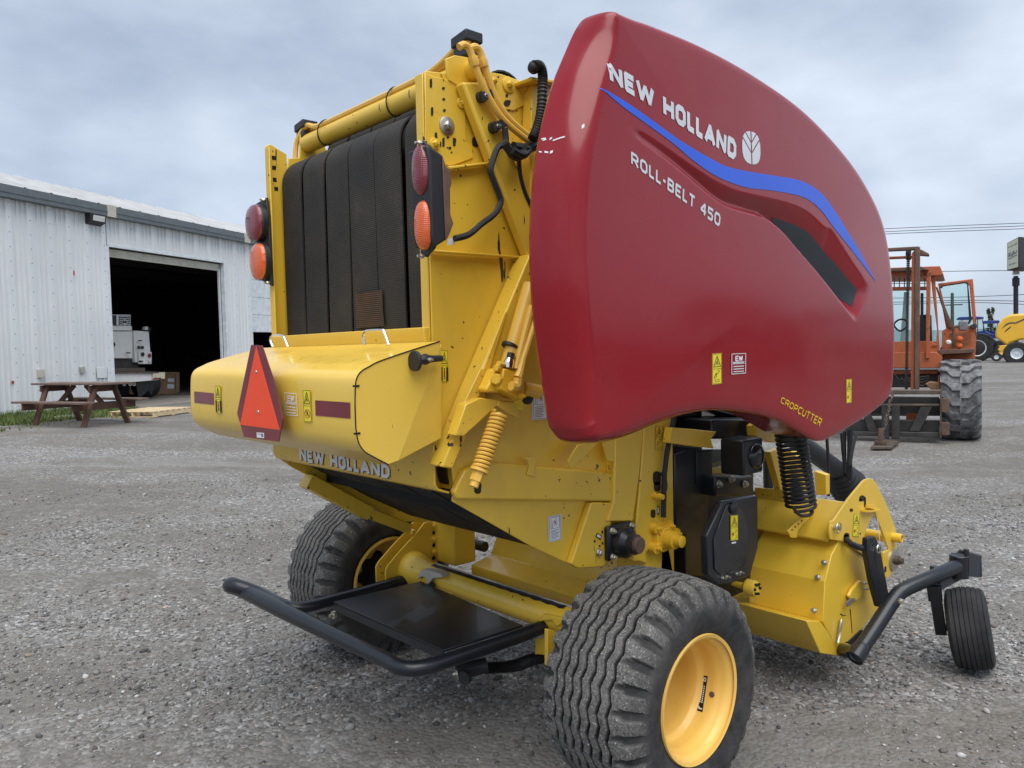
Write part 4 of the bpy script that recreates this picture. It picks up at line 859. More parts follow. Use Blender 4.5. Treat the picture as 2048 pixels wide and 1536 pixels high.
# tail lights
def lens(cx, cy, hx, hy, y, mt, par):
    c = hit(cx, cy, 1, y); w_ = abs(hit(cx + hx, cy, 1, y)[0] - hit(cx - hx, cy, 1, y)[0]) / 2; h_ = abs(hit(cx, cy + hy, 1, y)[2] - hit(cx, cy - hy, 1, y)[2]) / 2
    rows = []
    for j in range(11):
        t = j / 10; rr = math.sin(t * PI / 2); d = math.cos(t * PI / 2) ** .7
        rows.append([c + V(w_ * rr * math.copysign(abs(math.cos(a)) ** .85, math.cos(a)), -.030 * d, h_ * rr * math.copysign(abs(math.sin(a)) ** .85, math.sin(a))) for a in np.linspace(0, 2 * PI, 33)])
    bp('lens', MB().grid(rows), mt, par, 0, 60)
    bp('lens_rim', MB().prism([c + V(w_ * 1.05 * math.cos(a), .0, h_ * 1.03 * math.sin(a)) for a in np.linspace(0, 2 * PI, 33)[:-1]], (0, .03, 0)), 'black_plastic', par, .004)
yl = -.895; xh = hit(861, 341, 1, yl)[0] + .004
hs = xpl('tail_light', xh, z3b((340, 55), (380, 75), (545, 185), (590, 1285), (450, 1372), (400, 1200), (375, 250)), .105, 'black_plastic', None, .008)
lens(845, 341, 14.5, 51, yl, 'lens_red', hs); lens(849.5, 451, 14, 50, yl, 'lens_amber', hs)
ypl('mount_plate', yl + .005, z3b((240, 30), (285, 5), (350, 60), (410, 1390), (330, 1500), (260, 1480)), .012, 'black_plastic', hs)
xpl('bracket', xh + .002, z3b((545, 185), (590, 330), (650, 400), (665, 560), (645, 620), (650, 950), (690, 1070), (640, 1200), (590, 1290)), .05, 'rust_steel', hs)
for q_ in z3b((272, 45), (300, 1488)): bolt(hit(*q_, 1, yl), -YA, .008, 'zinc', hs)
yl2 = -.786
hl = ypl('tail_light', yl2, zL((115, 540), (190, 492), (200, 600), (205, 640), (232, 1142), (150, 1098), (125, 850)), .012, 'black_plastic', None, .003)
lens(510.5, 446, 14.5, 37, yl2 - .028, 'lens_red', hl); lens(518.5, 523.5, 13.4, 37, yl2 - .028, 'lens_amber', hl)
for q_ in zL((180, 512), (212, 1118)): bolt(hit(*q_, 1, yl2), -YA, .008, 'zinc', hl)
# belts
def belt_mesh(path, x0, x1, name, wob):
    P = np.array(path); n = len(P); arc = np.concatenate([[0], np.cumsum(np.linalg.norm(np.diff(P, axis=0), axis=1))])
    vs_ = []; 
    for i, (y, z) in enumerate(P):
        k = .007 * math.sin(arc[i] * 2.3 + wob); vs_ += [(x0 + k, y, z), (x1 + k, y, z)]
    T_ = np.gradient(P, axis=0); 
    for i, (y, z) in enumerate(P):
        t = unit(T_[i]); k = .007 * math.sin(arc[i] * 2.3 + wob); vs_ += [(x0 + k, y + .007 * t[1], z - .007 * t[0]), (x1 + k, y + .007 * t[1], z - .007 * t[0])]
    fs = []
    for i in range(n - 1):
        a = 2 * i; fs.append((a, a + 1, a + 3, a + 2)); b = 2 * n + a; fs += [(b, b + 2, b + 3, b + 1), (a, a + 2, b + 2, b), (a + 1, b + 1, b + 3, a + 3)]
    me = bpy.data.meshes.new(name); me.from_pydata(vs_, [], fs); uvl = me.uv_layers.new(name='UVMap')
    for lp in me.loops:
        vi = lp.vertex_index % (2 * n); uvl.data[lp.index].uv = (vs_[lp.vertex_index][0], arc[vi // 2])
    me.materials.append(MT['belt_rubber']); me.polygons.foreach_set('use_smooth', [True] * len(me.polygons)); me.set_sharp_from_angle(angle=.6)
    o = bpy.data.objects.new(name, me); COL.objects.link(o); o.parent = B; return o
rc_ = (-.575, 2.525); rr_ = .125
arc_ = [(rc_[0] - rr_ * math.cos(t), rc_[1] + rr_ * math.sin(t)) for t in np.linspace(0, PI * .85, 14)]
bot_ = [(a + .02, b + .035) for a, b in low_r[::-1]] + [(-.69, 1.27)]
path_main = bot_ + [(-.70, 1.36), (-.70, 1.8), (-.70, 2.2)] + arc_ + [(-.42, 2.3), (-.40, 2.0)]
rc2 = (-.36, 2.685); path_up = [(-.47, 2.35)] + [(rc2[0] - .115 * math.cos(t), rc2[1] + .115 * math.sin(t)) for t in np.linspace(0, PI * .9, 12)] + [(-.2, 2.3)]
edges = [(-.592, -.410), (-.392, -.208), (-.192, -.012), (.0, .188), (.200, .380), (.416, .592)]
for k, (a, b) in enumerate(edges): belt_mesh(path_main, a, b, 'belt', k * 1.3); belt_mesh(path_up, a + .012, b + .004, 'belt', k)
m = NM('belt_patch'); sx = m.n('ShaderNodeSeparateXYZ'); m.l(m.geo, sx.inputs[0]); w1 = m.math('ADD', m.math('MULTIPLY', m.math('SINE', m.math('MULTIPLY', sx.outputs[2], 2 * PI / .0078)), .5), .5)
c_ = m.ramp(m.noise(7, 5, .65), (.35, (.04, .027, .018)), (.7, (.105, .046, .02))); c_ = m.mix(m.math('MULTIPLY', m.ramp(w1, (0, 1), (.55, 0)), .6), c_, (.02, .012, .008)); m.set(col=c_, rough=.85); m.bump(w1, .6, .004); MT['belt_patch'] = m.m
bp('crop_stain', MB().poly(Y(-.709, (709, 588), (764, 580), (766, 622), (769, 652), (713, 656), (712, 620))), 'belt_patch', bevel=0, smooth=0)
bp('drum', MB().lathe([(-.60, .11), (.60, .11)], (0, *rc_), XA, 28), 'dark_gap', bevel=0); bp('drum', MB().lathe([(-.60, .10), (.60, .10)], (0, *rc2), XA, 28), 'dark_gap', bevel=0)
bp('inner_wall', MB().box((-.60, -.52, 1.1), (.60, -.50, 2.45)), 'dark_gap', bevel=0); bp('inner_wall', MB().box((-.6, -.12, 1.0), (.6, -.10, 2.6)), 'dark_gap', bevel=0)
bp('belt_gap_shade', MB().box((.3865, -.66, 1.4), (.4125, -.65, 2.5)), 'dark_gap', bevel=0)  # near-black strip stands for the shade in the wide belt gap
# ledge under the belts and the panel above the hood
pxs('rear_ledge', -.575, S - .01, [(-.79, 1.818), (-.79, 1.79), (-.765, 1.70), (-.75, 1.70), (-.72, 1.805), (-.70, 1.805), (-.70, 1.818)])
holes
# -- rear hood
hp = [(878, 683), (820, 701), (759, 722), (737, 733), (722, 742), (714, 752), (709.7, 768), (708.6, 804), (709.5, 840), (711, 862), (715.5, 884), (726, 901), (743, 912), (775.6, 929)]
hx2 = .70; hprof = [tuple(hit(a, b, 0, hx2)[1:]) for a, b in hp]; hprof = [tuple(q) for q in spline([(0, *q) for q in hprof], 5)[:, 1:]]
yf = np.mean([hit(a, b, 0, hx2)[1] for a, b in hp[6:9]])
mb = MB(); mb.grid([[(x_, a, b) for a, b in hprof] for x_ in np.linspace(-hx2, hx2, 9)]); mb.grid([[(x_, a * .985 - .0, b + (.012 if b < 1.6 else -.012)) for a, b in hprof] for x_ in np.linspace(-hx2 + .01, hx2 - .01, 9)])
hood = bp('rear_hood', mb, 'hood_paint', bevel=0, smooth=40)
for sx_ in (1, -1):
    xe = sx_ * (hx2 + .004); tl_ = [tuple(hit(a, b, 0, hx2)[1:]) for a, b in [(797, 921)]]; ph_ = [(xe, a, b) for a, b in hprof] + [(xe, *tl_[0])] + [(xe, *hit(880, 696, 0, hx2)[1:])]
    bp('end_plate', MB().prism(ph_, (-sx_ * .006, 0, 0)), 'hood_paint', hood, .002)
    if sx_ > 0:
        a_, b_, c_ = V(xe, *hit(879, 698, 0, hx2)[1:]), V(xe, *tl_[0]), None; d_ = hit(883, 688, 0, .675); e_ = hit(883, 876, 0, .675)
        bp('end_flare', MB().prism([a_, b_ + V(-.001, 0, 0), e_, d_], (-.006, 0, 0)), 'hood_paint', hood, .002)
bp('edge_seam', MB().tube([(hx2 + .0045, a, b) for a, b in hprof], .0022, 5), 'dark_gap', hood, 0)
mb = MB()
q_ = [hit(a, b, 0, hx2 + .006) for a, b in ((711.5, 858), (715, 884), (726, 901.5))]
for a, b in ((710.2, 772), (712, 867)): p = hit(a + 2, b, 0, hx2 + .006); mb.box(p - V(.001, .012, .003), p + V(.001, .012, .003))
bp('slot_holes', mb, 'dark_gap', hood, 0)
for pth in ([(729, 690), (727, 672), (731, 664), (738, 661.5), (762, 660.5), (768, 664), (777, 690)], [(546, 694), (541, 681), (543, 674), (550, 671.5), (562, 671), (568, 675), (576, 694)]):
    bp('grab_handle', MB().tube(spline([hit(a, b, 1, -.90) for a, b in pth], 6), .006, 8), 'chrome', hood, 0)
m_ = MB(); p = hit(*z4((1795, 290))[0], 0, .735); m_.cyl(hit(*z4((1730, 300))[0], 0, .735) - V(.0, .0, .0), hit(*z4((1730, 300))[0], 0, .735) + V(0, -.012, 0), .034, 16); m_.tube([hit(a, b, 0, .735) for a, b in z4((1735, 300), (1765, 290), (1795, 288), (1830, 285), (1915, 280))], [.008, .016, .02, .013, .011], 8); bp('rubber_latch', m_, 'black_plastic', hood, .002); bolt(p + V(.019, 0, 0), XA, .007, 'zinc', hood)
fq = lambda *pts: [hit(a, b, 1, yf - .0035) for a, b in z4(*pts)]
for pts in (((103, 522), (245, 535), (248, 620), (105, 606)), ((988, 587), (1243, 604), (1245, 721), (991, 699))): bp('reflector_strip', MB().poly(fq(*pts)), 'reflector_red', hood, 0, 0)
warning('warning_decal', Quad(*fq((257, 478), (299, 480), (307, 684), (267, 681)), (0, -1, 0)), hood, 'man'); warning('warning_decal', Quad(*fq((899, 508), (957, 512), (966, 748), (910, 745)), (0, -1, 0)), hood, 'no')
def dealer(q, par, mats, asp=.83):
    mb = MB()
    if mats[0]: q.rect(mb, 0, 0, 1, 1, 0, 2)
    mb.mat(1); L = lambda pts, w=.03, **k: q.line(mb, pts, w, asp=asp, **k)
    L([(.05, .04), (.95, .04), (.95, .96), (.05, .96)], .028, closed=True)
    for c, x0 in (('E', .30), ('W', .52)):
        for pl in GL[c][1]: L([(x0 + .16 * p[0] * (1.3 if c == 'W' else 1), .64 + .2 * p[1]) for p in pl], .05)
    L([(.12, .5), (.88, .5)], .02); L([(.12, .58), (.88, .58)], .02)
    for k in range(9): L([(.15 + .08 * k, .53), (.15 + .08 * k, .56)], .045)
    for v_ in (.38, .26, .14):
        for k in range(9): L([(.17 + .075 * k, v_), (.21 + .075 * k, v_)], .045)
    return bp('dealer_sticker', mb, mats if mats[0] else ['decal_white', mats[1]], par, 0, 0)
dealer(Quad(*fq((762, 524), (860, 532), (868, 708), (770, 698)), (0, -1, 0)), hood, [None, 'decal_white'])
# slow moving vehicle triangle
ysm = yf - .045; ec = hit(*z4((565, 520))[0], 1, ysm)
sm = ypl('slow_vehicle_emblem', ysm, z4((520, 182), (600, 186), (690, 455), (752, 722), (722, 891), (468, 856), (417, 680), (470, 420)), .003, 'reflector_red', None, 0)
bp('orange_triangle', MB().prism(Y(ysm - .0004, *z4((558, 192), (730, 804), (441, 766))), (0, -.0012, 0)), 'reflector_orange', sm, 0); ypl('emblem_sticker', ysm - .0008, z4((560, 822), (614, 826), (614, 864), (562, 860)), .0005, 'decal_white', sm, 0)
mb = MB()
for k in range(4): a = 568 + 8 * k; mb.prism(Y(ysm - .0009, *z4((a, 830 + k), (a + 4, 830 + k), (a + 4, 838 + k), (a, 838 + k))), (0, -.0004, 0))
mb.prism(Y(ysm - .0009, *z4((595, 830), (608, 831), (608, 856), (595, 855))), (0, -.0004, 0)); bp('sticker_print', mb, 'screw_grey', sm, 0)
for q_ in z4((558, 380), (572, 672)): bp('rivet', MB().lathe([(0, .007), (.003, .006), (.0035, .001)], hit(*q_, 1, ysm - .0015), -YA, 10, False), 'zinc', sm, 0)
bp('emblem_bracket', MB().box((ec[0] - .03, yf - .001, 1.50), (ec[0] + .03, ysm + .004, 1.53)), 'zinc', sm, 0)
# lower crossbeam with the maker's name
yb = -.775; zb0 = hit(873, 989, 1, yb)[2]
def cprof(o): return [(yb + o, 1.44), (yb + o, zb0 + .035), (yb + .012 + o * .7, zb0 + .012 + o * .7), (yb + .04, zb0 + o), (yb + .10, zb0 - .02 + o)]
beam = pxs('lower_beam', -S - .01, S + .006, cprof(0) + cprof(.008)[::-1]); bp('beam_end', MB().prism([(S - .09, a, b) for a, b in cprof(.004)] + [(S - .09, yb + .10, 1.44)], (-.004, 0, 0)), YP, beam, 0); bp('beam_web', MB().box((S - .09, yb + .095, zb0 + .0), (S - .001, yb + .10, 1.40)), YP, beam, 0); bp('end_chip', MB().prism(X(S + .007, (899, 984), (903, 972), (906, 975), (903, 996), (897, 998)), (-.002, 0, 0)), 'dark_gap', beam, 0)
yq = yb - .0008
mb = MB(); Q = Quad(*[hit(a, b, 1, yq) for a, b in z4((872, 928), (1536, 1062), (1536, 1163), (880, 1030))], (0, -1, 0)); lettering(mb, Q, 'NEW HOLLAND', .27, 1, .10, only=0); bp('maker_name', mb, 'white_mark', beam, 0, 0); mb = MB(); lettering(mb, Q, 'NEW HOLLAND', .27, 1, .10, only=1); bp('maker_name', mb, 'white_mark', beam, 0, 0)
mb = MB(); Q = Quad(*[hit(a + 1.2, b + 1.6, 1, yq) for a, b in z4((872, 928), (1536, 1062), (1536, 1163), (880, 1030))], (0, -1, 0)); Q.n = V(0, -.3, 0); lettering(mb, Q, 'NEW HOLLAND', .27, 1, .10, only=0); bp('name_shadow', mb, 'decal_black', beam, 0, 0); mb = MB(); lettering(mb, Q, 'NEW HOLLAND', .27, 1, .10, only=1); bp('name_shadow', mb, 'decal_black', beam, 0, 0)
# bottom flange along the left panel
yz = lambda a, b: V(-S, a, b)
bp('lower_flange', MB().bar((-S + .04, *(V(*low_r[0]) * .86 + V(*low_r[1]) * .14 + V(0, -.035))), (-S + .04, *V(*low_r[1]) + V(0, -.04)), .08, .07).bar((-S + .04, *V(*low_r[1]) + V(0, -.04)), (-S + .04, low_r[2][0], low_r[2][1] - .03), .075, .05), YP)
# -- right side details
armx = S + .085
xpl('channel_arm', armx, [(1060, 508), (1072, 508), (1072, 545), (1024, 672), (996, 742), (975, 790), (932, 875), (906, 938), (884, 934), (940, 793)], .08, 'yellow_worn', bevel=.006)
xpl('arm_doubler', armx + .008, zH((300, 525), (320, 530), (150, 1090), (90, 1240), (0, 1320), (-60, 1400), (-120, 1510), (-140, 1490), (90, 1015), (115, 1015)), .008, 'yellow_worn')
for (a, b, c) in ((1005, 640, 3), (948, 790, 4), (940, 772, 3.2)): pass
xpl('spring_bracket', armx + .04, z8((335, 618), (440, 568), (590, 588), (565, 628), (322, 850), (258, 846)), .05, 'yellow_worn', bevel=.004)
ov = armx + .0415; mb = MB(); mb.prism([hit(a, b, 0, ov) for a, b in z8((585, 590), (680, 592), (735, 690), (722, 727), (565, 628))], (-.008, 0, 0)); A4 = [hit(a, b, 0, ov) for a, b in z8((585, 590), (680, 592))]; mb.prism([A4[0], A4[1], A4[1] - XA * .16, A4[0] - XA * .16], (0, 0, -.008)); bp('bracket_face', mb, YP)
ax0, ax1 = hit(1000, 826, 0, armx + .075), hit(960, 938, 0, armx + .075); d_ = unit(ax1 - ax0); u_ = unit(np.cross(d_, XA)); w_ = np.cross(d_, u_)
t = np.linspace(0, 14.5, 14 * 16); bp('coil_spring', MB().tube([ax0 + (ax1 - ax0) * q / 14.5 + .026 * (math.cos(2 * PI * q) * u_ + math.sin(2 * PI * q) * w_) for q in t], .0062, 7), 'pale_yellow_paint', bevel=0)
bp('spring_rod', MB().cyl(ax0, ax1 + d_ * .055, .012, 10).lathe([(0, .034), (.01, .034)], ax1, d_, 18).lathe([(.01, .022), (.045, .022)], ax1, d_, 6).lathe([(.045, .016), (.065, .016)], ax1, d_, 10), 'pale_yellow_paint', bevel=0)
holes('slot_hole', S + .033, [(955.5, 970, 7.5, 18)], pr)
# cylinder, manifold, hoses
cyl0, cyl1 = hit(1015, 735, 0, armx + .05), hit(1062, 570, 0, armx + .05); bp('hydraulic_cylinder', MB().cyl(cyl0, cyl1, .03, 20), 'pale_yellow_paint', bevel=0)
bp('cylinder_band', MB().tube([hit(1019, 695, 0, armx + .05), hit(1021, 690, 0, armx + .05)], .0315, 18), 'hose_black', bevel=0)
mb = MB(); mb.tube([hit(a, b, 0, armx + .09) for a, b in ((1033, 738), (1036, 722), (1064, 612))], [.016, .0125, .0125], 9); mb.tube([hit(a, b, 0, armx + .105) for a, b in ((1036, 755), (1041, 742), (1047, 718), (1072, 640))], [.017, .014, .0115, .0115], 9)
mb.tube(spline([hit(a, b, 0, armx + .115) for a, b in zH((350, 1160), (390, 1165), (408, 1140), (412, 1090))], 5), .017, 9); bp('hydraulic_hose', mb, 'pale_yellow_paint', bevel=0)
man = xpl('valve_manifold', armx + .09, zH((262, 1170), (290, 1010), (385, 1030), (470, 1100), (458, 1285), (262, 1190)), .085, 'manifold_yellow', bevel=.005)
xpl('manifold_base', armx + .06, zH((135, 1185), (160, 1150), (215, 1020), (290, 1000), (270, 1180), (262, 1220), (145, 1215)), .05, 'manifold_yellow', bevel=.006)
for (a, b, r_) in ((238, 1105, .021), (240, 1010, .013), (262, 975, .011)): m_ = MB(); p = hit(*zH((a, b))[0], 0, armx + .07); m_.lathe([(-.05, r_), (.02, r_), (.025, r_ * .8)], p, unit(V(.5, -.85, .1)), 8); bp('plug', m_, 'manifold_yellow', man, 0)
m_ = MB(); m_.tube([hit(a, b, 0, armx + .08) for a, b in zH((325, 1005), (330, 965), (340, 930))], [.018, .02, .016], 12); bp('coupler', m_, 'chrome', man, 0); m_ = MB(); m_.tube([hit(a, b, 0, armx + .08) for a, b in zH((340, 930), (352, 880))], .014, 10); bp('coupler_cap', m_, 'black_plastic', man, 0)
m_ = MB(); m_.lathe([(-.04, .028), (.03, .028), (.034, .022)], hit(*zH((535, 1200))[0], 0, armx + .03), unit(V(.25, .9, -.2)), 14); bp('cylinder_end', m_, 'pale_yellow_paint', None, 0); m_ = MB(); m_.sphere(hit(*zH((490, 1270))[0], 0, armx + .02), .022, 8, 6); bp('rubber_cap', m_, 'black_plastic', None, 0)
bolt(hit(*zH((432, 1245))[0], 0, armx + .09), XA, .01, 'manifold_yellow', man)
# ribs and lower panel fittings
xpl('box_rib', S + .032, [(968, 924), (1100, 935), (1228, 946), (1228, 1003), (1050, 1001), (916, 999), (908, 984), (930, 940)], .032, bevel=.008)
xpl('small_bracket', S + .04, z8((738, 998), (858, 1012), (852, 1045), (838, 1090), (850, 1148), (782, 1135), (800, 1070), (790, 1030)), .006)
xpl('gusset', S + .07, zA((138, 468), (215, 345), (300, 325), (385, 310), (240, 470), (160, 538)), .008); xpl('gusset', S + .045, zA((400, 300), (520, 270), (500, 480), (440, 470)), .008)
xpl('lower_gusset', S + .034, zA((318, 790), (345, 786), (470, 790), (470, 1240), (400, 1285), (215, 1295), (165, 1258)), .034, bevel=.006)
holes('slot_holes', S + .036, [(a[0], a[1], w_, h_) for a, w_, h_ in zip(zA((403, 1015), (345, 1085), (405, 1100), (383, 1122)), (1.6, 1.6, 1.6, 1.4), (3, 2.8, 2.8, 2.4))], pr)
bolt(hit(*zA((375, 1170))[0], 0, S + .036), XA, .014, 'zinc', pr, .018)
xpl('gate_column', S + .048, zA((505, 150), (725, 150), (690, 560), (640, 932), (445, 932), (492, 780)), .05, bevel=.006)
col_ = xpl('frame_column', S + .05, zA((728, 150), (965, 100), (930, 330), (872, 520), (868, 930), (870, 1000), (790, 1110), (735, 1185), (752, 1262), (690, 1240), (640, 1240), (668, 925), (700, 560)), .06, bevel=.006)
for (nm_, a, b, c, d, mt_) in (('print_mark', 825, 815, 840, 880, 'decal_black'),):
    xpl(nm_, S + .0515, zA((a, b), (c, b), (c - 3, d), (a - 3, d)), .001, mt_, col_, 0); xpl(nm_, S + .0525, zA((a + 4, b + 10), (c - 4, b + 10), (c - 7, d - 10), (a + 2, d - 10)), .001, 'decal_white', col_, 0)
xpl('print_mark', S + .0355, zA((362, 1020), (400, 1042), (388, 1078), (350, 1050)), .001, 'decal_black', pr, 0); xpl('print_mark', S + .0362, zA((366, 1030), (392, 1045), (388, 1062), (360, 1048)), .001, 'decal_white', pr, 0)
warning('warning_decal', Quad(*[hit(a, b, 0, S + .0505) for a, b in zA((808, 197), (867, 198), (862, 388), (803, 385))], (1, 0, 0)), col_, 'hook', base='yellow_clean')
holes('cable_port', S + .052, [(a[0], a[1], w_, h_) for a, w_, h_ in zip(zA((822, 600), (825, 665), (793, 873)), (8, 7, 5), (14, 10, 8.5))], col_)
mb = MB(); mb.tube(spline([hit(a, b, 0, S + .075) for a, b in zA((955, 120), (935, 230), (900, 400), (885, 520), (878, 600), (872, 900))], 8), .012, 8); mb.tube(spline([hit(a, b, 0, S + .07) for a, b in zA((850, 560), (890, 620), (890, 690), (860, 715), (820, 722))], 8), .006, 6); bp('wiring_harness', mb, 'hose_black', bevel=0)
m_ = MB(); m_.lathe([(0, .016), (.03, .016), (.05, .012)], hit(*zA((800, 735))[0], 0, S + .05), XA, 10); bp('sensor', m_, 'manifold_yellow', col_, 0)
# bearings
bq = hit(*zA((535, 1080))[0], 0, S + .05); brg = bp('bearing_housing', MB().box(bq - V(.02, .085, .075), bq + V(.012, .085, .075)), 'black_paint', bevel=.012)
bp('bearing_cup', MB().lathe([(0, .07), (.03, .066), (.045, .05), (.05, .045), (.075, .044), (.08, .03)], bq + V(.012, .005, -.004), XA, 24), 'black_paint', brg, 0); bp('shaft_end', MB().lathe([(.05, .036), (.095, .036), (.098, .032)], bq + V(.012, .005, -.004), XA, 20), 'rust_steel', brg, .002)
for a in (-1, 1):
    for b in (-1, 1): bolt(bq + V(.012, a * .064, b * .056), XA, .011, 'zinc', brg, .014)
fq_ = hit(*zA((862, 1058))[0], 0, S + .06); flg = bp('shaft_flange', MB().lathe([(-.02, .062), (.015, .062), (.018, .05), (.03, .046), (.03, .04), (.075, .04), (.078, .027), (.11, .027), (.113, .022)], fq_, XA, 24), 'manifold_yellow', bevel=0)
for (a, b) in ((808, 985), (905, 960), (800, 1135), (958, 1020)): p = hit(*zA((a, b))[0], 0, S + .062); bp('flange_ear', MB().bar(fq_, p, .03, .05, XA).lathe([(-.014, .025), (.016, .025)], p, XA, 14), 'manifold_yellow', flg, 0); bolt(p + XA * .016, XA, .011, 'manifold_yellow', flg)
# instruction decals
def sheet_decal(pts, x, par, nm='instruction_decal'):
    Q = Quad(*[hit(a, b, 0, x) for a, b in pts], (1, 0, 0)); mb = MB(); Q.rect(mb, 0, 0, 1, 1); mb.mat(1); L = lambda p, w=.02, **k: Q.line(mb, p, w, asp=.5, **k)
    L([(.08, .03), (.92, .03), (.92, .97), (.08, .97)], .012, closed=True); L([(.2, .5), (.85, .5), (.85, .93), (.2, .93)], .01, closed=True)
    for v_ in np.linspace(.1, .42, 7): L([(.18, v_), (.18 + rng.uniform(.4, .68), v_ + .01)], .014)
    L([(.3, .52), (.32, .72), (.5, .8)], .012); L([(.6, .9), (.6, .6)], .01); mb.mat(2); L([(.4, .8), (.62, .66)], .02); L([(.45, .62), (.6, .78)], .02)
    return bp(nm, mb, ['decal_white', 'decal_black', 'decal_red'], par, 0, 0)
sheet_decal([(1096, 1033), (1122, 1028), (1122, 1079), (1097, 1085)], S + .0012, pr); sheet_decal([(1064, 782), (1096, 776), (1096, 838), (1063, 840)], S + .0012, pr)
xpl('warning_decal', S + .002, z8((690, 590), (755, 585), (752, 665), (690, 645)), .001, 'decal_yellow', pr, 0)
warning('warning_decal', Quad(*[hit(a, b, 0, S + .001) for a, b in z8((148, 217), (202, 219), (204, 455), (150, 452))], (1, 0, 0)), pr, 'man')

# -- black guards and driveline behind the frame column
BK = 'black_paint'
xpl('chain_guard', S + .02, zB((265, 420), (360, 385), (560, 385), (560, 650), (522, 652), (522, 1360), (350, 1360), (345, 1040), (270, 1000)), .2, BK, bevel=.008); xpl('cover_seam', S + .023, zB((270, 808), (520, 812), (520, 816), (270, 812)), .003, 'black_gloss', None, 0); xpl('chain_guard', S + .028, zB((438, 395), (558, 395), (556, 648), (436, 650)), .02, BK)
xpl('shade_backing', .50, zB((515, 380), (872, 380), (872, 760), (905, 760), (905, 1300), (870, 1640), (515, 1640), (300, 1500), (300, 1300), (515, 1300)), .04, BK); pxs('inner_body', .1, .45, [(.7, .5), (1.15, .5), (1.15, 1.6), (.7, 1.6)], BK); pxs('side_wall', -.58, .58, [(.3, 1.55), (1.5, 1.3), (1.5, 1.85), (.3, 1.85)], BK); pxs('side_wall', -.60, .60, [(.28, 1.86), (1.5, 1.86), (1.5, 2.3), (1.0, 2.6), (.28, 2.7)], YP); bp('shield_strut', MB().cyl((.55, .4, 2.35), (1.2, .4, 2.35), .02, 12), YP, bevel=0); bp('shield_strut', MB().cyl((.55, 1.2, 2.2), (1.2, 1.2, 2.2), .02, 12), YP, bevel=0); bp('shield_strut', MB().cyl((.55, .5, 1.75), (1.2, .5, 1.75), .02, 12), YP, bevel=0)  # black backing and lower wall put the cavity's shade into the colour
xpl('yellow_strut', S + .10, zB((245, 212), (420, 225), (588, 243), (566, 275), (545, 300), (556, 340), (568, 372), (400, 355), (225, 330)), .04, YP)
cx = .88; y0_ = X(cx, (1488, 900))[1]; xl_ = Y(y0_, (1440, 900))[0]; y1_ = X(cx, (1526, 900))[1]; zt = X(cx, (1488, 881))[2]; zb_ = X(cx, (1488, 953))[2]
gb = bp('gearbox_cover', MB().box((xl_, y0_, zb_), (cx, y1_, zt)), BK, bevel=.01); bp('cover_dome', MB().sphere(V(cx, (y0_ + y1_) / 2 + .02, (zt + zb_) / 2), .062, 16, 10, (.5, 1, 1)), 'black_gloss', gb, 0)
for nm_, (a, b, c, d) in (('gearbox_top', (555, 150, 960, 300)), ('gearbox_lower', (580, 590, 870, 740))): xpl(nm_, .72, zB((a, b), (c, b - 10), (c, d), (a, d)), .3, BK, bevel=.01)
for q_ in zB((600, 645), (800, 645), (695, 605)): bolt(hit(*q_, 0, .725), XA, .014, 'zinc', None, .018)
g1 = xpl('roller_guard', .90, zB((512, 1045), (635, 790), (660, 780), (905, 735), (908, 1130), (872, 1262), (852, 1340), (700, 1412), (605, 1418), (520, 1345)), .035, BK, bevel=.006, smooth=15)
xpl('guard_cover', .906, zB((568, 1068), (668, 803), (745, 800), (790, 850), (828, 970), (830, 1160), (805, 1275), (720, 1320), (620, 1345), (575, 1300)), .006, 'black_gloss', g1, .002)
warning('warning_decal', Quad(*[hit(a, b, 0, .908) for a, b in zB((693, 887), (752, 882), (752, 1075), (694, 1080))], (1, 0, 0)), g1, 'arrows'); xpl('print_mark', .909, zB((705, 1092), (738, 1088), (738, 1098), (706, 1105)), .001, 'decal_white', g1, 0)
for q_ in zB((625, 1365), (657, 1355), (733, 1332), (763, 1322)): bolt(hit(*q_, 0, .902), XA, .008, 'zinc', g1)
m_ = MB(); m_.sphere(hit(*zB((722, 830))[0], 0, .91), .028, 10, 7, (.5, 1.2, 1)); bp('rubber_knob', m_, 'black_plastic', g1, 0)
ypl('feeder_sheet', 1.42, zB((880, 672), (1110, 690), (1160, 760), (1110, 1120), (890, 1130)), .01)
m_ = MB(); p = hit(*zB((825, 1435))[0], 0, .86); m_.lathe([(-.08, .012), (-.02, .018), (0, .04), (.03, .04), (.05, .036)], p, XA, 18); bp('shaft_coupling', m_, YP, None, 0)
for k in range(6): p2 = p + V(.048, .024 * math.cos(k), .024 * math.sin(k)); bp('bolt', MB().lathe([(0, .007), (.01, .007)], p2, XA, 6), 'dark_gap', None, 0)
# coiled hose and driveline
c0_, c1_ = hit(*zB((1135, 120))[0], 0, .93), hit(*zB((1238, 825))[0], 0, .96); d_ = unit(c1_ - c0_); u_ = unit(np.cross(d_, XA)); w_ = np.cross(d_, u_); t = np.linspace(0, 21, 21 * 18)
bp('coiled_hose', MB().tube([c0_ + (c1_ - c0_) * q / 21 + .070 * (math.cos(2 * PI * q) * u_ + math.sin(2 * PI * q) * w_) for q in t], .0085, 6), 'hose_black', bevel=0)
mb = MB(); mb.tube(spline([hit(a, b, 0, 1.02) for a, b in zB((1180, 830), (1210, 870), (1250, 890), (1300, 885), (1325, 860), (1310, 850))], 6), .0085, 7); bp('hose_tail', mb, 'hose_black', bevel=0)
dv0, dv1 = hit(1575, 868, 0, .15), hit(1700, 958, 0, .15); dd = unit(dv1 - dv0)
bp('driveline_tube', MB().cyl(dv0 - dd * .4, dv1 - dd * .1, .07, 20), 'black_plastic', bevel=0)
boot = []
for k in range(18): boot.append((k * .022, (.085 + .052 * min(1, k / 9)) + (.006 if k % 2 else -.004)))
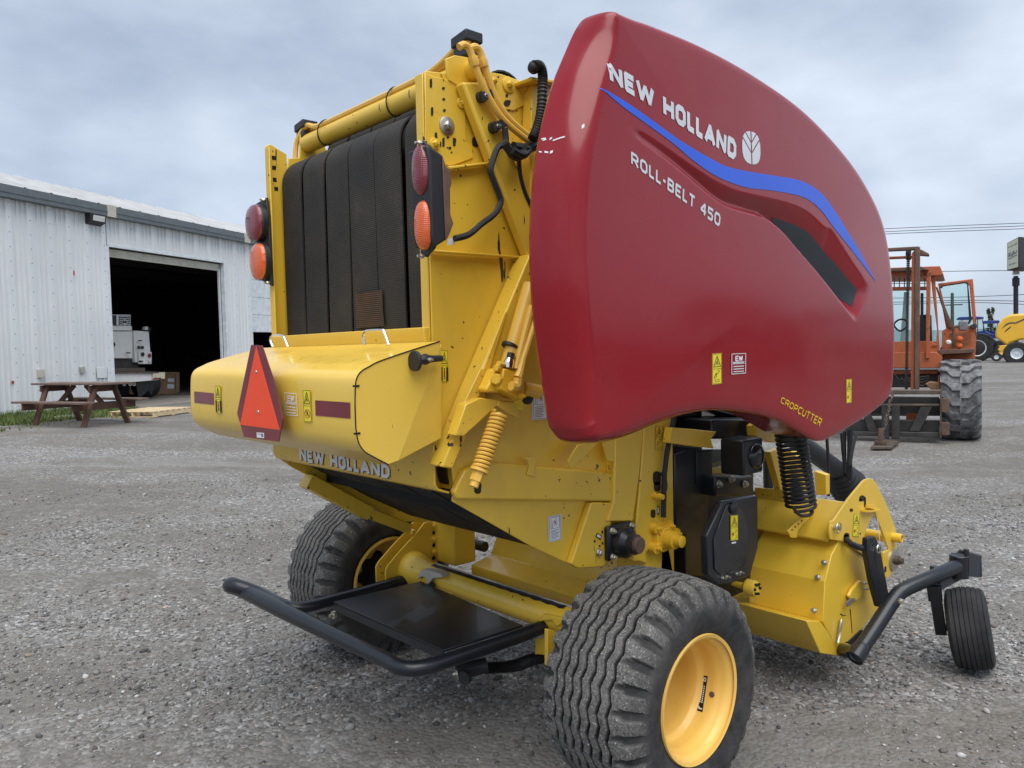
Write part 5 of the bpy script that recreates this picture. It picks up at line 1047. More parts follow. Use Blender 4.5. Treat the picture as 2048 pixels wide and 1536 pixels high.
bp('driveline_boot', MB().lathe(boot, dv1 - dd * .22, dd + V(0, 0, -.35), 24), 'hose_black', bevel=0)
ypl('tongue_frame', 2.1, [(1556, 905), (1580, 900), (1606, 925), (1606, 985), (1575, 985)], .06, YP); ypl('tongue_bracket', 2.05, [(1628, 942), (1652, 950), (1652, 990), (1632, 990)], .05, YP)
for k, (a, b, c, d) in enumerate(((1689, 862, 1690, 940), (1697, 858, 1694, 950), (1704, 856, 1702, 960), (1683, 866, 1690, 945), (1653, 868, 1657, 992), (1712, 870, 1700, 930))): mb = MB(); mb.tube(spline([hit(a, b, 0, .2 + .03 * k), hit((a + c) / 2 + 2 * math.sin(k * 2), (b + d) / 2, 0, .2 + .03 * k), hit(c, d, 0, .2 + .03 * k)], 6), .012, 6); bp('hanging_hose', mb, 'hose_black', bevel=0)
bp('jack_stand', MB().cyl(hit(1535, 905, 0, .3), hit(1537, 985, 0, .3), .03, 12).box(hit(1537, 985, 0, .3) - V(.08, .08, .01), hit(1537, 985, 0, .3) + V(.08, .08, .01)), 'black_plastic', bevel=0)
xpl('coil_bracket', .80, zB((885, 200), (965, 130), (1040, 150), (1060, 300), (1045, 330), (985, 320), (890, 275)), .05, YP); xpl('coil_bracket', .75, zB((1000, 400), (1080, 370), (1110, 600), (1115, 760), (1100, 760)), .04, YP)

# -- pickup
px0 = 1.10
prof = zC((648, 1300), (570, 1185), (605, 950), (655, 795), (712, 704), (862, 780), (925, 900), (990, 1000), (925, 1105), (765, 1305), (682, 1392))
pyz = [tuple(hit(a, b, 0, px0)[1:]) for a, b in prof]; pyz[1:5] = [(1.182, .382), (1.205, .572), (1.275, .686), (1.36, .748)]; pxs('pickup_end', px0, px0 - .40, pyz, 'yellow_clean', bevel=.004, smooth=12)
xpl('pickup_skirt', px0 + .004, zC((568, 1180), (610, 1230), (650, 1300), (685, 1392), (575, 1375), (490, 1180)), .38, 'yellow_clean', bevel=.004)
yz_ = [tuple(hit(a, b, 0, px0)[1:]) for a, b in zC((640, 700), (655, 640), (700, 560), (745, 470))]
mb = MB(); mb.prism([(px0 - .02, *q) for q in yz_] + [(px0 - .02, q[0] + .012, q[1] - .012) for q in yz_[::-1]], (-.47, 0, 0)); bp('pickup_deck', mb, 'yellow_clean')
mb = MB(); mb.prism([(px0 - .03, yz_[-1][0], yz_[-1][1]), (px0 - .03, yz_[-1][0] + .03, yz_[-1][1] - .002), (px0 - .03, yz_[-1][0] + .03, yz_[-1][1] - .075), (px0 - .03, yz_[-1][0], yz_[-1][1] - .075)], (-.45, 0, 0)); bp('deck_lip', mb, 'yellow_clean')
xpl('deck_rib', px0 - .14, zC((380, 640), (570, 455), (580, 470), (560, 520), (470, 600), (440, 640), (435, 680), (400, 680)), .012, 'yellow_clean'); holes('slot_holes', px0 - .1385, [(a[0], a[1], 1.5, 1.5) for a in zC((405, 632), (424, 614), (443, 596), (462, 578), (520, 520), (545, 495))], B)
xpl('deck_rib', px0 - .42, zC((235, 640), (255, 580), (370, 460), (385, 470), (380, 490), (265, 600), (250, 655)), .02, 'yellow_clean')
ag = xpl('side_arm', px0 + .012, zD((150, 970), (130, 830), (145, 720), (195, 700), (400, 400), (600, 160), (640, 130), (690, 118), (745, 130), (800, 205), (950, 520), (1070, 850), (1072, 1000), (1082, 1250), (1040, 1390), (955, 1515), (900, 1500), (885, 1150), (965, 1110), (880, 880), (765, 595), (700, 700), (650, 830), (605, 975), (665, 1050), (640, 1210), (325, 1000)), .012, 'yellow_clean', bevel=.003)
holes('slot_holes', px0 + .0135, [(a[0], a[1], w_, h_) for a, w_, h_ in zip(zD((592, 395), (565, 420), (440, 560), (375, 925), (365, 960), (565, 888), (915, 1385), (630, 450)), (6, 3, 3.5, 5.5, 5, 1.4, 2, 2), (6, 3, 3.5, 7, 9, 1.6, 6, 10))], ag)
m_ = MB(); m_.bar(hit(*zD((610, 575))[0], 0, px0 + .03), hit(*zD((830, 560))[0], 0, px0 + .03), .03, .008); m_.bar(hit(*zD((650, 510))[0], 0, px0 + .02), hit(*zD((800, 545))[0], 0, px0 + .02), .02, .012); bp('hook', m_, 'yellow_clean', ag, 0)
p = hit(*zD((1010, 935))[0], 0, px0 + .01); bp('pivot_boss', MB().lathe([(0, .025), (.05, .025), (.052, .018), (.02, .016)], p, XA, 16, False), 'yellow_clean', ag, 0)
p = hit(*zD((1025, 1250))[0], 0, px0 + .012); bp('hub_washer', MB().lathe([(0, .062), (.008, .062), (.01, .058)], p, XA, 24), 'zinc', ag, 0); bp('hub_bolt', MB().lathe([(.01, .026), (.03, .026), (.03, .018), (.05, .018), (.052, .014)], p, XA, 14), 'steel_plate', ag, 0)
warning('warning_decal', Quad(*[hit(a, b, 0, px0 + .0125) for a, b in zD((470, 610), (556, 605), (536, 935), (450, 930))], (1, 0, 0)), ag, 'arrows')
m_ = MB(); p = hit(*zD((200, 800))[0], 0, px0 + .015); m_.cyl(p - XA * .02, p + XA * .03, .012, 10); m_.tube([p + XA * .022 + .026 * V(0, math.cos(a), math.sin(a)) for a in np.linspace(0, 2 * PI, 16)[:-1]], .003, 5, False, True); bp('lynch_pin', m_, 'zinc', ag, 0)
bp('pickup_reel', MB().lathe([(-.9, .12), (.9, .12)], hit(*zD((900, 1250))[0], 0, 0) * V(0, 1, 1) , XA, 20), 'yellow_clean', bevel=0)
m_ = MB(); c_r = hit(*zD((900, 930))[0], 0, px0 - .05); m_.cyl(c_r, c_r - XA * .9, .03, 12); bp('pickup_shaft', m_, 'yellow_clean', bevel=0)
mb = MB()
for k in range(26): x_ = px0 - .42 - .05 * k + .4; c_ = V(x_ - .05, 1.28, .24); mb.tube([c_ + V(0, .05, .03), c_ + V(0, .0, -.01), c_ + V(0, .04, -.04)], .007, 5)
bp('pickup_tines', mb, 'rust_steel', bevel=0); bp('pickup_floor', MB().box((-1.05, 1.27, .23), (px0 - .1, 1.75, .33)), YP)
# end plate furniture
q_ = zE((330, 640), (370, 560), (450, 465), (480, 460), (495, 560), (480, 640), (420, 700), (360, 690)); xpl('latch_cover', px0 + .022, q_, .02, 'yellow_clean', bevel=.008); q_ = zE((310, 712), (350, 675), (398, 660), (400, 682), (360, 700), (352, 740), (318, 760)); xpl('latch_tongue', px0 + .03, q_, .006, 'screw_grey', None, 0)
for q_ in zE((488, 485), (503, 548)): bolt(hit(*q_, 0, px0 + .001), XA, .009, 'zinc')
for q_ in zC((600, 830), (563, 918), (538, 1118)): 
    yy = np.interp(q_[1], [1100, 1166, 1240], [hit(1660, 1120, 0, px0)[1], hit(1651, 1165, 0, px0)[1], hit(1640, 1240, 0, px0)[1]]); bolt(hit(*q_, 1, yy - .006), V(0, -.95, .3), .012, 'zinc', None, .014)
mb = MB(); a, b = zE((245, 905), (205, 1165)); pa, pb = hit(*a, 0, px0 + .015), hit(*b, 0, px0 + .015); t = np.linspace(0, 24, 24 * 6); d_ = unit(pb - pa); u_ = unit(np.cross(d_, XA)); w_ = np.cross(d_, u_); mb.tube([pa + (pb - pa) * q / 24 + .007 * (math.cos(2 * PI * q) * u_ + math.sin(2 * PI * q) * w_) for q in t], .002, 4); bp('tension_spring', mb, 'zinc', bevel=0)
mb = MB()
for pts in (((340, 780), (350, 790), (370, 1060), (365, 1060)), ((225, 840), (240, 835), (265, 858), (300, 850), (296, 858), (262, 868))): mb.prism([hit(a, b, 0, px0 + .0015) for a, b in zE(*pts)], (-.001, 0, 0))
bp('end_seam', mb, 'dark_gap', bevel=0)
# adjuster strap and gauge wheel arm
ga = bp('gauge_arm', MB().tube(spline([hit(1709, 1316, 0, 1.24), hit(1742, 1268, 0, 1.26), hit(1790, 1196, 0, 1.29), hit(1815, 1176, 0, 1.32), hit(1870, 1152, 0, 1.39), hit(1912, 1133, 0, 1.43)], 8), .036, 18, False), 'black_paint', bevel=0, smooth=60)
a, b = hit(1709, 1316, 0, 1.24), hit(1742, 1268, 0, 1.26); d_ = unit(a - b); bp('arm_end', MB().lathe([(.0, .036), (.002, .042), (-.06, .041), (-.08, .036)], a, d_, 20, False).lathe([(-.004, .036), (-.003, .001)], a, d_, 20, False), ['black_paint'], ga, 0)
bp('arm_plug', MB().lathe([(-.006, .036), (-.005, .001)], a, d_, 20, False), 'rust_steel', ga, 0)
bp('pivot_stub', MB().cyl(hit(1678, 1298, 0, px0 - .02), hit(1712, 1308, 0, 1.24), .032, 16), 'black_paint', ga, 0); xpl('arm_gusset', 1.19, zE((285, 1170), (330, 1155), (470, 1020), (505, 1030), (440, 1130), (390, 1200)), .008, 'black_paint', ga)
xpl('adjuster_strap', px0 + .10, zE((548, -20), (625, -45), (655, 10), (690, 120), (725, 300), (785, 620), (680, 768), (600, 470), (538, 130)), .03, 'black_paint', ga, .004)
holes('slot_holes', px0 + .1015, [(a[0], a[1], 1.3, 3.2) for a in zE((600, 20), (610, 60), (628, 170), (636, 200), (645, 240), (652, 280))], ga)
bp('adjuster_rod', MB().tube([hit(a, b, 0, x_) for a, b, x_ in ((1692, 1078, px0 + .02), (1702, 1088, px0 + .05), (1716, 1094, px0 + .07), (1738, 1099, px0 + .08))], .016, 10), 'black_paint', ga, 0)
p = hit(*zE((640, 95))[0], 0, px0 + .105); bp('ring_pin', MB().cyl(p - XA * .04, p + XA * .02, .008, 8).tube([p + XA * .012 + .022 * V(0, math.cos(t), math.sin(t)) for t in np.linspace(0, 2 * PI, 16)[:-1]], .0035, 5, False, True).tube([p + XA * .01, hit(*zE((680, 0))[0], 0, px0 + .08), hit(*zD((800, 680))[0], 0, px0 + .03)], .0015, 4), 'chrome', ga, 0)
p = hit(*zE((925, 700))[0], 0, 1.345); bp('grease_cap', MB().lathe([(-.01, .013), (.004, .014), (.006, .009), (.01, .008)], p, unit(V(.8, -.6, 0)), 14), 'zinc', ga, 0)
wc = hit(1938.8, 1255.8, 0, 1.48); wax = unit(V(.945, .30, .15)); wup = unit(np.cross(np.cross(wax, UPZ), wax)); wfw = np.cross(wup, wax)
Rw = .209; prw = [(-.092, .10), (-.096, .15), (-.088, .185), (-.078, .198)]
for k in range(7):
    c_ = -.066 + .022 * k; rr2 = Rw - .010 * (c_ / .07) ** 2
    prw += [(c_ - .0088, rr2), (c_ + .0088, rr2), (c_ + .0098, rr2 - .008), (c_ + .0122, rr2 - .008)]
prw += [(.080, .196), (.089, .185), (.096, .15), (.092, .10)]
gw = bp('gauge_wheel', MB().lathe(prw, wc, wax, 48, False), 'tyre_dark', None, 0, 25); bp('gauge_rim', MB().lathe([(-.088, .105), (-.07, .09), (-.03, .085), (-.03, .02), (.03, .02), (.03, .085), (.07, .09), (.088, .105)], wc, wax, 24), 'black_paint', gw, 0)
k0 = wc - wax * .135; kt = hit(1868, 1172, 0, 1.36)
pv = hit(1918, 1122, 0, 1.43)
bp('caster_leg', MB().bar(k0 + wup * -.035, kt, .024, .055, wax).bar(k0 + wup * .15, kt + wup * .02, .03, .068, wax), 'black_paint', ga, .004); bp('caster_axle', MB().cyl(k0, wc - wax * .05, .018, 12), 'black_paint', gw, 0)
bp('caster_crown', MB().prism([kt + V(-.02, .03, .02), kt + V(.03, .02, -.02), pv + V(.02, .05, -.09), pv + V(.09, .05, -.08), pv + V(.085, .05, .035), pv + V(-.02, .06, .045)], (.0, .02, 0)).cyl(kt + V(-.005, .02, .0), kt + V(-.005, .02, .10), .022, 12), 'black_paint', ga, .003)
bp('caster_sleeve', MB().lathe([(-.085, .046), (.028, .046), (.032, .042), (.028, .036), (.026, .001)], pv, UPZ, 22, False), 'black_paint', ga, 0); bp('caster_knob', MB().cyl(pv + V(.022, .04, -.02), pv + V(.022, .04, .06), .013, 10), 'black_plastic', ga, .003)

# -- axle, spindles and underbody
axy, axz, axr = .03, .535, .066
bp('axle_tube', MB().cyl((-.72, axy, axz), (.74, axy, axz), axr, 28), YP, bevel=0)
a0 = []; 
for t in np.linspace(.55, 1.15, 7): a0.append((axy - axr * 1.006 * math.cos(t * 1.35), axz + axr * 1.006 * math.sin(t * 1.35)))
rag = lambda i: .006 * math.sin(i * 1.9) + .005 * math.sin(i * 4.3 + 1)
def strip(x0, x1, t0, t1, lift, nm, mt):
    rows = []
    n = 40
    for i in range(n + 1):
        x_ = x0 + (x1 - x0) * i / n; tt = [t0 + rag(i) * 12 * .5, t0 + (t1 - t0) * .5, t1]
        tt = [q for q in np.linspace(tt[0], tt[2], 5)]; rows.append([(x_, axy - (axr + lift) * math.cos(q), axz + (axr + lift) * math.sin(q)) for q in tt])
    return bp(nm, MB().grid(rows), mt, None, 0)
strip(-.47, .50, 1.12, 1.55, .0012, 'worn_paint', 'decal_black'); strip(-.475, .66, 1.50, 1.75, .0018, 'grip_tape', 'gutter_joint' if 'gutter_joint' in MT else 'trim_white')
spl = [tuple(hit(a, b, 0, -.68)[1:]) for a, b in zF((165, 775), (158, 620), (185, 565), (330, 395), (480, 235), (560, 128), (620, 118), (700, 130), (690, 540), (690, 780), (400, 800))]
for x_ in (-.68, -.775): pxs('spindle_plate', x_, x_ - .01, spl)
for x_ in (.76, .86): pxs('spindle_plate', x_, x_ - .01, [(min(a, .35), min(b, .95)) for a, b in spl])
a = hit(*zF((445, 225))[0], 0, -.68); bp('spacer', MB().box(a - V(.10, .012, .012), a + V(.006, .012, .012)), YP); 
for q_ in zF((658, 158), (655, 292), (655, 425)): bolt(hit(*q_, 0, -.679), XA, .016, YP, None, .018)
mb = MB()
for q_ in zF((655, 232), (655, 360), (652, 492)): mb.lathe([(0, .012), (.001, .012)], hit(*q_, 0, -.678), XA, 10)
bp('bolt_hole', mb, 'dark_gap', bevel=0)
bp('axle_collar', MB().lathe([(-.685, .098), (-.62, .088), (-.56, .072), (-.52, .067)], (0, axy, axz), XA, 28, False), YP, bevel=0)
fx = [tuple(hit(a, b, 0, -.66)[1:]) for a, b in zF((700, 140), (870, 150), (850, 525), (690, 490))]
y0_, y1_ = min(q[0] for q in fx), max(q[0] for q in fx); bp('frame_post', MB().box((-.69, y0_, fx[3][1] - .02), (-.50, y1_ + .02, 1.3)), YP, bevel=.01)
bp('frame_post', MB().box((.50, .36, .52), (.66, .60, 1.3)), YP, bevel=.01)
pan = [tuple(hit(a, b, 0, -.50)[1:]) for a, b in zF((1290, 285), (1235, 450), (1040, 562), (1034, 590), (1040, 668), (1090, 668))]; pan = pan + [(pan[-1][0] + .3, pan[-1][1]), (pan[0][0] + .05, pan[0][1] + .2), (pan[0][0] + .02, pan[0][1] + .3)]
pxs('front_pan', -.50, .66, pan, YP, bevel=.004)
m_ = MB(); p = hit(*zF((1130, 365))[0], 0, -.55); m_.lathe([(-.1, .03), (.04, .03)], p, XA, 14); bp('roller_end', m_, 'black_plastic', None, 0)
bp('frame_rail', MB().box((-.62, .2, .98), (-.5, 1.3, 1.1)), YP); bp('frame_rail', MB().box((.48, .2, .98), (.6, 1.3, 1.1)), YP); bp('cross_member', MB().box((-.5, .62, .78), (.6, .70, 1.1)), YP)
# bale ramp behind the axle
zr = .5
Zr = lambda x, y, z=zr: hit(x, y, 2, z)
ramp = bp('ramp_bar', MB().tube(spline([Zr(1118, 1241), Zr(1040, 1271), Zr(900, 1319), Zr(838, 1336), Zr(800, 1334), Zr(770, 1319), Zr(690, 1281), Zr(600, 1238), Zr(530, 1203), Zr(480, 1178), Zr(462, 1172, .51), Zr(470, 1172, .53), Zr(520, 1188, .5), Zr(562, 1209, .495), Zr(585, 1216, .49), Zr(620, 1212, .49), Zr(668, 1199, .49), Zr(735, 1181, .49), Zr(850, 1148, .49)], 8), np.interp(np.arange(8 * 18 + 1), [0, 44, 60, 86, 96, 112, 144], [.031, .031, .038, .042, .034, .029, .029]), 14), 'black_paint', bevel=0, smooth=60)
c4 = [Zr(667, 1203, .53), Zr(842, 1162, .53), Zr(1046, 1250, .53), Zr(886, 1300, .53)]; bp('step_plate', MB().prism(c4, (0, 0, -.012)), 'black_paint', ramp, .003)
bp('step_lip', MB().prism([c4[0], c4[3], c4[3] + V(0, .006, 0), c4[0] + V(0, .006, 0)], (0, 0, -.045)), 'black_paint', ramp, .002)
for (pts, y_) in ((zF((480, 700), (520, 610), (590, 618), (720, 655), (742, 690), (640, 700), (610, 750), (590, 760), (570, 690), (520, 680), (480, 712)), -.06), (zI((1540, 200), (1620, 110), (1640, 60), (1960, 130), (1900, 220), (1840, 240), (1790, 150), (1640, 160), (1560, 210)), -.05)): ypl('ramp_clamp', y_, pts, .05, 'yellow_clean' if y_ > -.055 else 'trim_cream', ramp, .004)
ypl('clamp_foot', -.03, zF((540, 745), (590, 720), (640, 745), (845, 830), (830, 900), (620, 900), (545, 800)), .02, YP, ramp); p = hit(*zF((632, 770))[0], 1, -.05); bp('clamp_bolt', MB().lathe([(0, .02), (.03, .02), (.034, .016)], p, V(.6, -.8, 0), 12), 'black_plastic', ramp, 0)
ypl('ramp_bracket', -.02, zI((1540, 430), (1570, 410), (1720, 420), (1720, 660), (1560, 650), (1535, 660)), .02, YP, ramp); xpl('ramp_bracket', .52, zI((1720, 290), (1740, 280), (1830, 310), (1900, 420), (1850, 790), (1720, 820)), .02, YP, ramp)
mb = MB(); pth = spline([hit(a, b, 2, .30) for a, b in zI((790, 850), (960, 840), (1130, 830), (1300, 800), (1450, 740), (1640, 690))], 14); rr3 = .026 + .003 * np.where(np.arange(len(pth)) % 2, 1, -1); mb.tube(pth, rr3, 10); bp('ribbed_hose', mb, 'hose_black', ramp, 0)
a, b = hit(*zI((395, 920))[0], 2, .32), hit(*zI((830, 800))[0], 2, .34); bp('hinge_tube', MB().cyl(a + (b - a) * .25, b, .034, 14).lathe([(0, .03), (.02, .03)], hit(*zI((640, 935))[0], 2, .32) + V(0, -.04, -.0), V(.2, -1, 0), 14), 'black_plastic', ramp, 0); bp('hinge_roller', MB().lathe([(0, .034), (.11, .034)], a, b - a, 18), 'tyre_dark', ramp, 0); bp('roller_washer', MB().lathe([(-.006, .03), (.0, .03)], a, b - a, 18).lathe([(-.02, .01), (0, .01)], a, b - a, 8), 'zinc', ramp, 0)
p = hit(670, 1229, 2, .46); bp('end_bolt', MB().lathe([(0, .02), (.012, .02), (.014, .008), (.03, .008)], p, V(0, -1, 0), 14), 'zinc', ramp, 0)

# -- wheels
def wheel_meshes():
    nth, R, Wd = 300, .432, .47
    # profile: arc from inner bead to outer bead, s in [-1,1] over the width
    pr_ = [(-.195, .228), (-.215, .245), (-.232, .29), (-.236, .33), (-.228, .365), (-.212, .392)]
    tread = [(x_, R - .020 * (abs(x_) / .20) ** 2.4) for x_ in np.linspace(-.197, .197, 216)]
    full = pr_ + tread + [(-a, b) for a, b in pr_[::-1]]
    nP = len(full); co = np.zeros((nth, nP, 3)); wear_groove = np.zeros((nth, nP))
    gpos = np.array([-.126, -.084, -.042, 0, .042, .084, .126])
    for i in range(nth):
        th = 2 * PI * i / nth; ph_ = (th / (2 * PI) * 30) % 1; zig = (abs(ph_ * 2 - 1) * 2 - 1); zig = zig * .0066
        lug = (th / (2 * PI) * 30) % 1
        for j, (x_, r_) in enumerate(full):
            rr = r_; wv = 0.
            if 6 <= j < 6 + len(tread):
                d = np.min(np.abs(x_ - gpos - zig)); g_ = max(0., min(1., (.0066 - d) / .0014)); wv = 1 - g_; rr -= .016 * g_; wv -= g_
                if abs(x_) > .14:
                    sgn = 1 if x_ > 0 else -1; l2 = (lug + (.25 if sgn > 0 else .75)) % 1; t_ = (abs(x_) - .14) / .057
                    gap = .5 * (1 - abs(l2 - .5) * 2); hw = .09 + .17 * t_
                    e_ = max(0., min(1., (hw - abs(l2 - .5)) / .04)); rr -= .020 * e_ * min(1, t_ * 2); wv *= (1 - e_)
            elif j in (4, 5, nP - 5, nP - 6):
                sgn = 1 if x_ > 0 else -1; l2 = (lug + (.25 if sgn > 0 else .75)) % 1; e_ = max(0., min(1., (.20 - abs(l2 - .5)) / .05)); rr -= (.012 if j in (4, nP - 5) else .022) * e_; wv = .55 * (1 - e_)
            co[i, j] = (x_, rr * math.cos(th), rr * math.sin(th)); wear_groove[i, j] = wv
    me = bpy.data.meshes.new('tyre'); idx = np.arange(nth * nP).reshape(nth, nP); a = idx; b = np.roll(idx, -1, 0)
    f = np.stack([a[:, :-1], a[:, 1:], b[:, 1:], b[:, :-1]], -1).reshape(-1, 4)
    me.from_pydata(co.reshape(-1, 3).tolist(), [], f.tolist()); at = me.attributes.new('wear_groove', 'FLOAT', 'POINT'); at.data.foreach_set('value', wear_groove.ravel())
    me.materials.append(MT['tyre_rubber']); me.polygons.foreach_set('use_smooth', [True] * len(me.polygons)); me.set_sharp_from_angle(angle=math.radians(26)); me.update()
    return me
tm = wheel_meshes(); XC = .985; ZC = .422
def put(name, me, loc, rz, par):
    o = bpy.data.objects.new(name, me); COL.objects.link(o); o.parent = par; o.location = loc; o.rotation_euler = (0, 0, rz); return o
for sgn, lab in ((1, None), (-1, None)):
    rot = 0 if sgn > 0 else PI
    c_ = V(XC, 0, ZC) if sgn > 0 else V(-XC - .085, 0, ZC + .022); ax = V(sgn, 0, 0)
    wh_ = bp('wheel_hub', MB().lathe([(-.19, .06), (-.10, .075), (-.06, .085), (-.03, .085), (-.02, .06), (.03, .055), (.045, .04)], c_, ax, 20), 'black_plastic', None, 0)
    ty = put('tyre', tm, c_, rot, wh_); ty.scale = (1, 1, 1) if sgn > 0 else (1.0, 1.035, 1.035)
    rim = [(.218, .226), (.222, .238), (.214, .241), (.208, .232), (.200, .216), (.180, .208), (.165, .206), (.158, .2015), (.13, .2005), (.10, .2005), (.09, .196), (.082, .184), (.074, .180), (.03, .178), (-.035, .176), (-.052, .165), (-.060, .15), (-.062, .10), (-.066, .05)]
    rim_in = [(-.066, .05), (-.072, .15), (-.085, .17), (-.14, .20), (-.19, .215), (-.208, .232), (-.214, .241), (-.222, .238), (-.222, .226), (-.19, .223)]
    rm = bp('rim', MB().lathe(rim + rim_in, c_, ax, 64, False), 'rim_paint', wh_, 0, 50)
    lob = [c_ + ax * -.095 + V(0, (.125 + .016 * math.cos(8 * a)) * math.cos(a), (.125 + .016 * math.cos(8 * a)) * math.sin(a)) for a in np.linspace(0, 2 * PI, 80)[:-1]]
    bp('hub_disc', MB().prism(lob, ax * .02), 'dark_gap', wh_, 0)
    for k in range(6): a = k * PI / 3 + .3; bp('wheel_nut', MB().lathe([(0, .014), (.022, .014), (.026, .011)], c_ + ax * -.06 + V(0, .105 * math.cos(a), .105 * math.sin(a)), ax, 6), 'black_plastic', wh_, 0)
    if sgn > 0:
        def rp(px_, py_, r_=.203):
            # point on the rim's inner barrel seen at a photo pixel
            d = ray(px_, py_); o_ = CAMP - c_; A_ = d[1] ** 2 + d[2] ** 2; B_ = 2 * (o_[1] * d[1] + o_[2] * d[2]); C_ = o_[1] ** 2 + o_[2] ** 2 - r_ * r_; t_ = (-B_ + math.sqrt(max(B_ * B_ - 4 * A_ * C_, 0))) / (2 * A_); return CAMP + d * t_
        zR = zm(1080, 1110, 3.607)
        def barrel(pts, r_, nm, mt):
            P_ = [rp(*q, r_) for q in zR(*pts)]; return bp(nm, MB().poly(P_), mt, wh_, 0, 0)
        try:
            tl, tr, br_, bl = [V(*q) for q in ((1172, 868), (1210, 874), (1172, 1134), (1130, 1120))]
            mb = MB(); lo = [[rp(*zR(tuple(tl + (tr - tl) * u + ((bl + (br_ - bl) * u) - (tl + (tr - tl) * u)) * v))[0], .1988) for u in np.linspace(0, 1, 4)] for v in np.linspace(0, 1, 10)]
            mb.grid(lo); mb.mat(1)
            def pr2(u0, v0, u1, v1):
                mb.grid([[rp(*zR(tuple(tl + (tr - tl) * u + ((bl + (br_ - bl) * u) - (tl + (tr - tl) * u)) * v))[0], .1982) for u in (u0, u1)] for v in (v0, v1)])
            for k in range(9): pr2(.22, .28 + .055 * k, .42, .31 + .055 * k); pr2(.55, .28 + .055 * k, .75, .318 + .055 * k)
            pr2(.3, .05, .8, .08); pr2(.3, .13, .8, .16); pr2(.3, .08, .45, .13); pr2(.66, .08, .8, .13); pr2(.2, .86, .35, .94); pr2(.35, .90, .8, .94)
            bp('rim_decal', mb, ['decal_black', 'decal_white'], wh_, 0, 0)
        except Exception as ex_: print('rim decal', ex_)
        p = rp(*zR((1240, 1006))[0], .2); bp('valve_hole', MB().lathe([(-.002, .012), (.002, .011), (.004, .006)], p, V(0, *(c_ - p)[1:]), 14), 'rust_steel', wh_, 0)

# -- red side shield
bpts = [(1098, 845, 1.1), (1088, 780, 1.1), (1074, 690, 1.1), (1065, 600, 1.1), (1061, 510, 1.1), (1062, 430, 1.1), (1069, 340, 1.1), (1083, 255, 1.1), (1107, 165, 1.1), (1135, 95, 1.105), (1152, 58, 1.115), (1168, 38, 1.13), (1190, 30.5, 1.155), (1215, 32.5, 1.18), (1250, 41, 1.2),
        (1300, 55, 1.215), (1400, 95, 1.225), (1500, 150, 1.225), (1600, 221, 1.225), (1680, 303, 1.228), (1730, 373, 1.232), (1764, 446, 1.236), (1780, 530, 1.238), (1787.5, 640, 1.238), (1786.5, 730, 1.238), (1783, 775, 1.238), (1774, 797, 1.238), (1744, 824, 1.236), (1700, 852, 1.232), (1655, 877, 1.23), (1638, 882, 1.23), (1622, 879, 1.23),
        (1590, 860, 1.228), (1550, 839, 1.228), (1500, 826, 1.228), (1430, 820, 1.225), (1370, 828, 1.215), (1310, 846, 1.205), (1260, 866, 1.19), (1215, 880, 1.17), (1175, 885.5, 1.15), (1145, 886, 1.135), (1122, 880, 1.118), (1108, 866, 1.105)]
ob = np.array([hit(a, b, 0, x_) for a, b, x_ in bpts]); ob = spline(ob, 16, True); n_ = len(ob)
# inward offsets: wide bevel at the rear, narrow elsewhere
T_ = np.roll(ob, -3, 0) - np.roll(ob, 3, 0); nin = np.stack([T_[:, 2], -T_[:, 1]], 1); nin /= np.linalg.norm(nin, axis=1)[:, None]
cen = V(.5, 2.0); 
if np.mean(np.sum(nin * (cen - ob[:, 1:]), 1)) < 0: nin = -nin
rearw = np.clip((-.38 - ob[:, 1]) / .12, 0, 1); rearw = np.where(ob[:, 2] > 2.66, rearw * np.clip((2.80 - ob[:, 2]) / .14, 0, 1), rearw); rearw = np.where(ob[:, 2] < 1.62, rearw * np.clip((ob[:, 2] - 1.42) / .2, 0, 1), rearw)
k_ = np.ones(41) / 41; rearw = np.convolve(np.concatenate([rearw[-20:], rearw, rearw[:20]]), k_, 'valid')
low = np.clip((1.62 - ob[:, 2]) / .12, 0, 1) * (ob[:, 1] > -.5); low = np.convolve(np.concatenate([low[-20:], low, low[:20]]), k_, 'valid')
ins = .03 + .058 * rearw + .03 * low
XF = 1.245
oa = ob.copy(); oa[:, 1:] += nin * ins[:, None]; oa[:, 0] = XF
for _ in range(25): oa[:, 1:] = (np.roll(oa[:, 1:], 1, 0) + 2 * oa[:, 1:] + np.roll(oa[:, 1:], -1, 0)) / 4
def bulge(r): return .009 * (1 - r ** 2)
# scoop: recess between a lower ledge line and an upper fold line
led = [tuple(hit(a, b, 0, XF + .01)[1:]) for a, b in z6((560, 650), (620, 725), (700, 785), (800, 862), (900, 945), (1020, 1045), (1100, 1095), (1200, 1125), (1290, 1150), (1345, 1185), (1400, 1235))] + [tuple(hit(a, b, 0, XF + .01)[1:]) for a, b in z7((1450, 135), (1600, 310), (1740, 485), (1785, 548))]
upp = [tuple(hit(a, b, 0, XF + .01)[1:]) for a, b in z6((560, 640), (640, 680), (760, 760), (900, 860), (1030, 945), (1150, 1000), (1300, 1035), (1430, 1065), (1530, 1110), (1620, 1190))] + [tuple(hit(a, b, 0, XF + .01)[1:]) for a, b in z7((1660, 50), (1750, 190), (1830, 310), (1878, 370))]
led, upp = spline([(0, *q) for q in led], 6)[:, 1:], spline([(0, *q) for q in upp], 6)[:, 1:]
def pdist(P, L):
    best = np.full(len(P), 1e9); tt = np.zeros(len(P)); n = len(L) - 1
    for i in range(n):
        a, b = L[i], L[i + 1]; ab = b - a; t = np.clip(((P - a) @ ab) / (ab @ ab), 0, 1); d = np.linalg.norm(P - a - t[:, None] * ab, axis=1); m_ = d < best; best[m_] = d[m_]; tt[m_] = (i + t[m_]) / n
    return best, tt
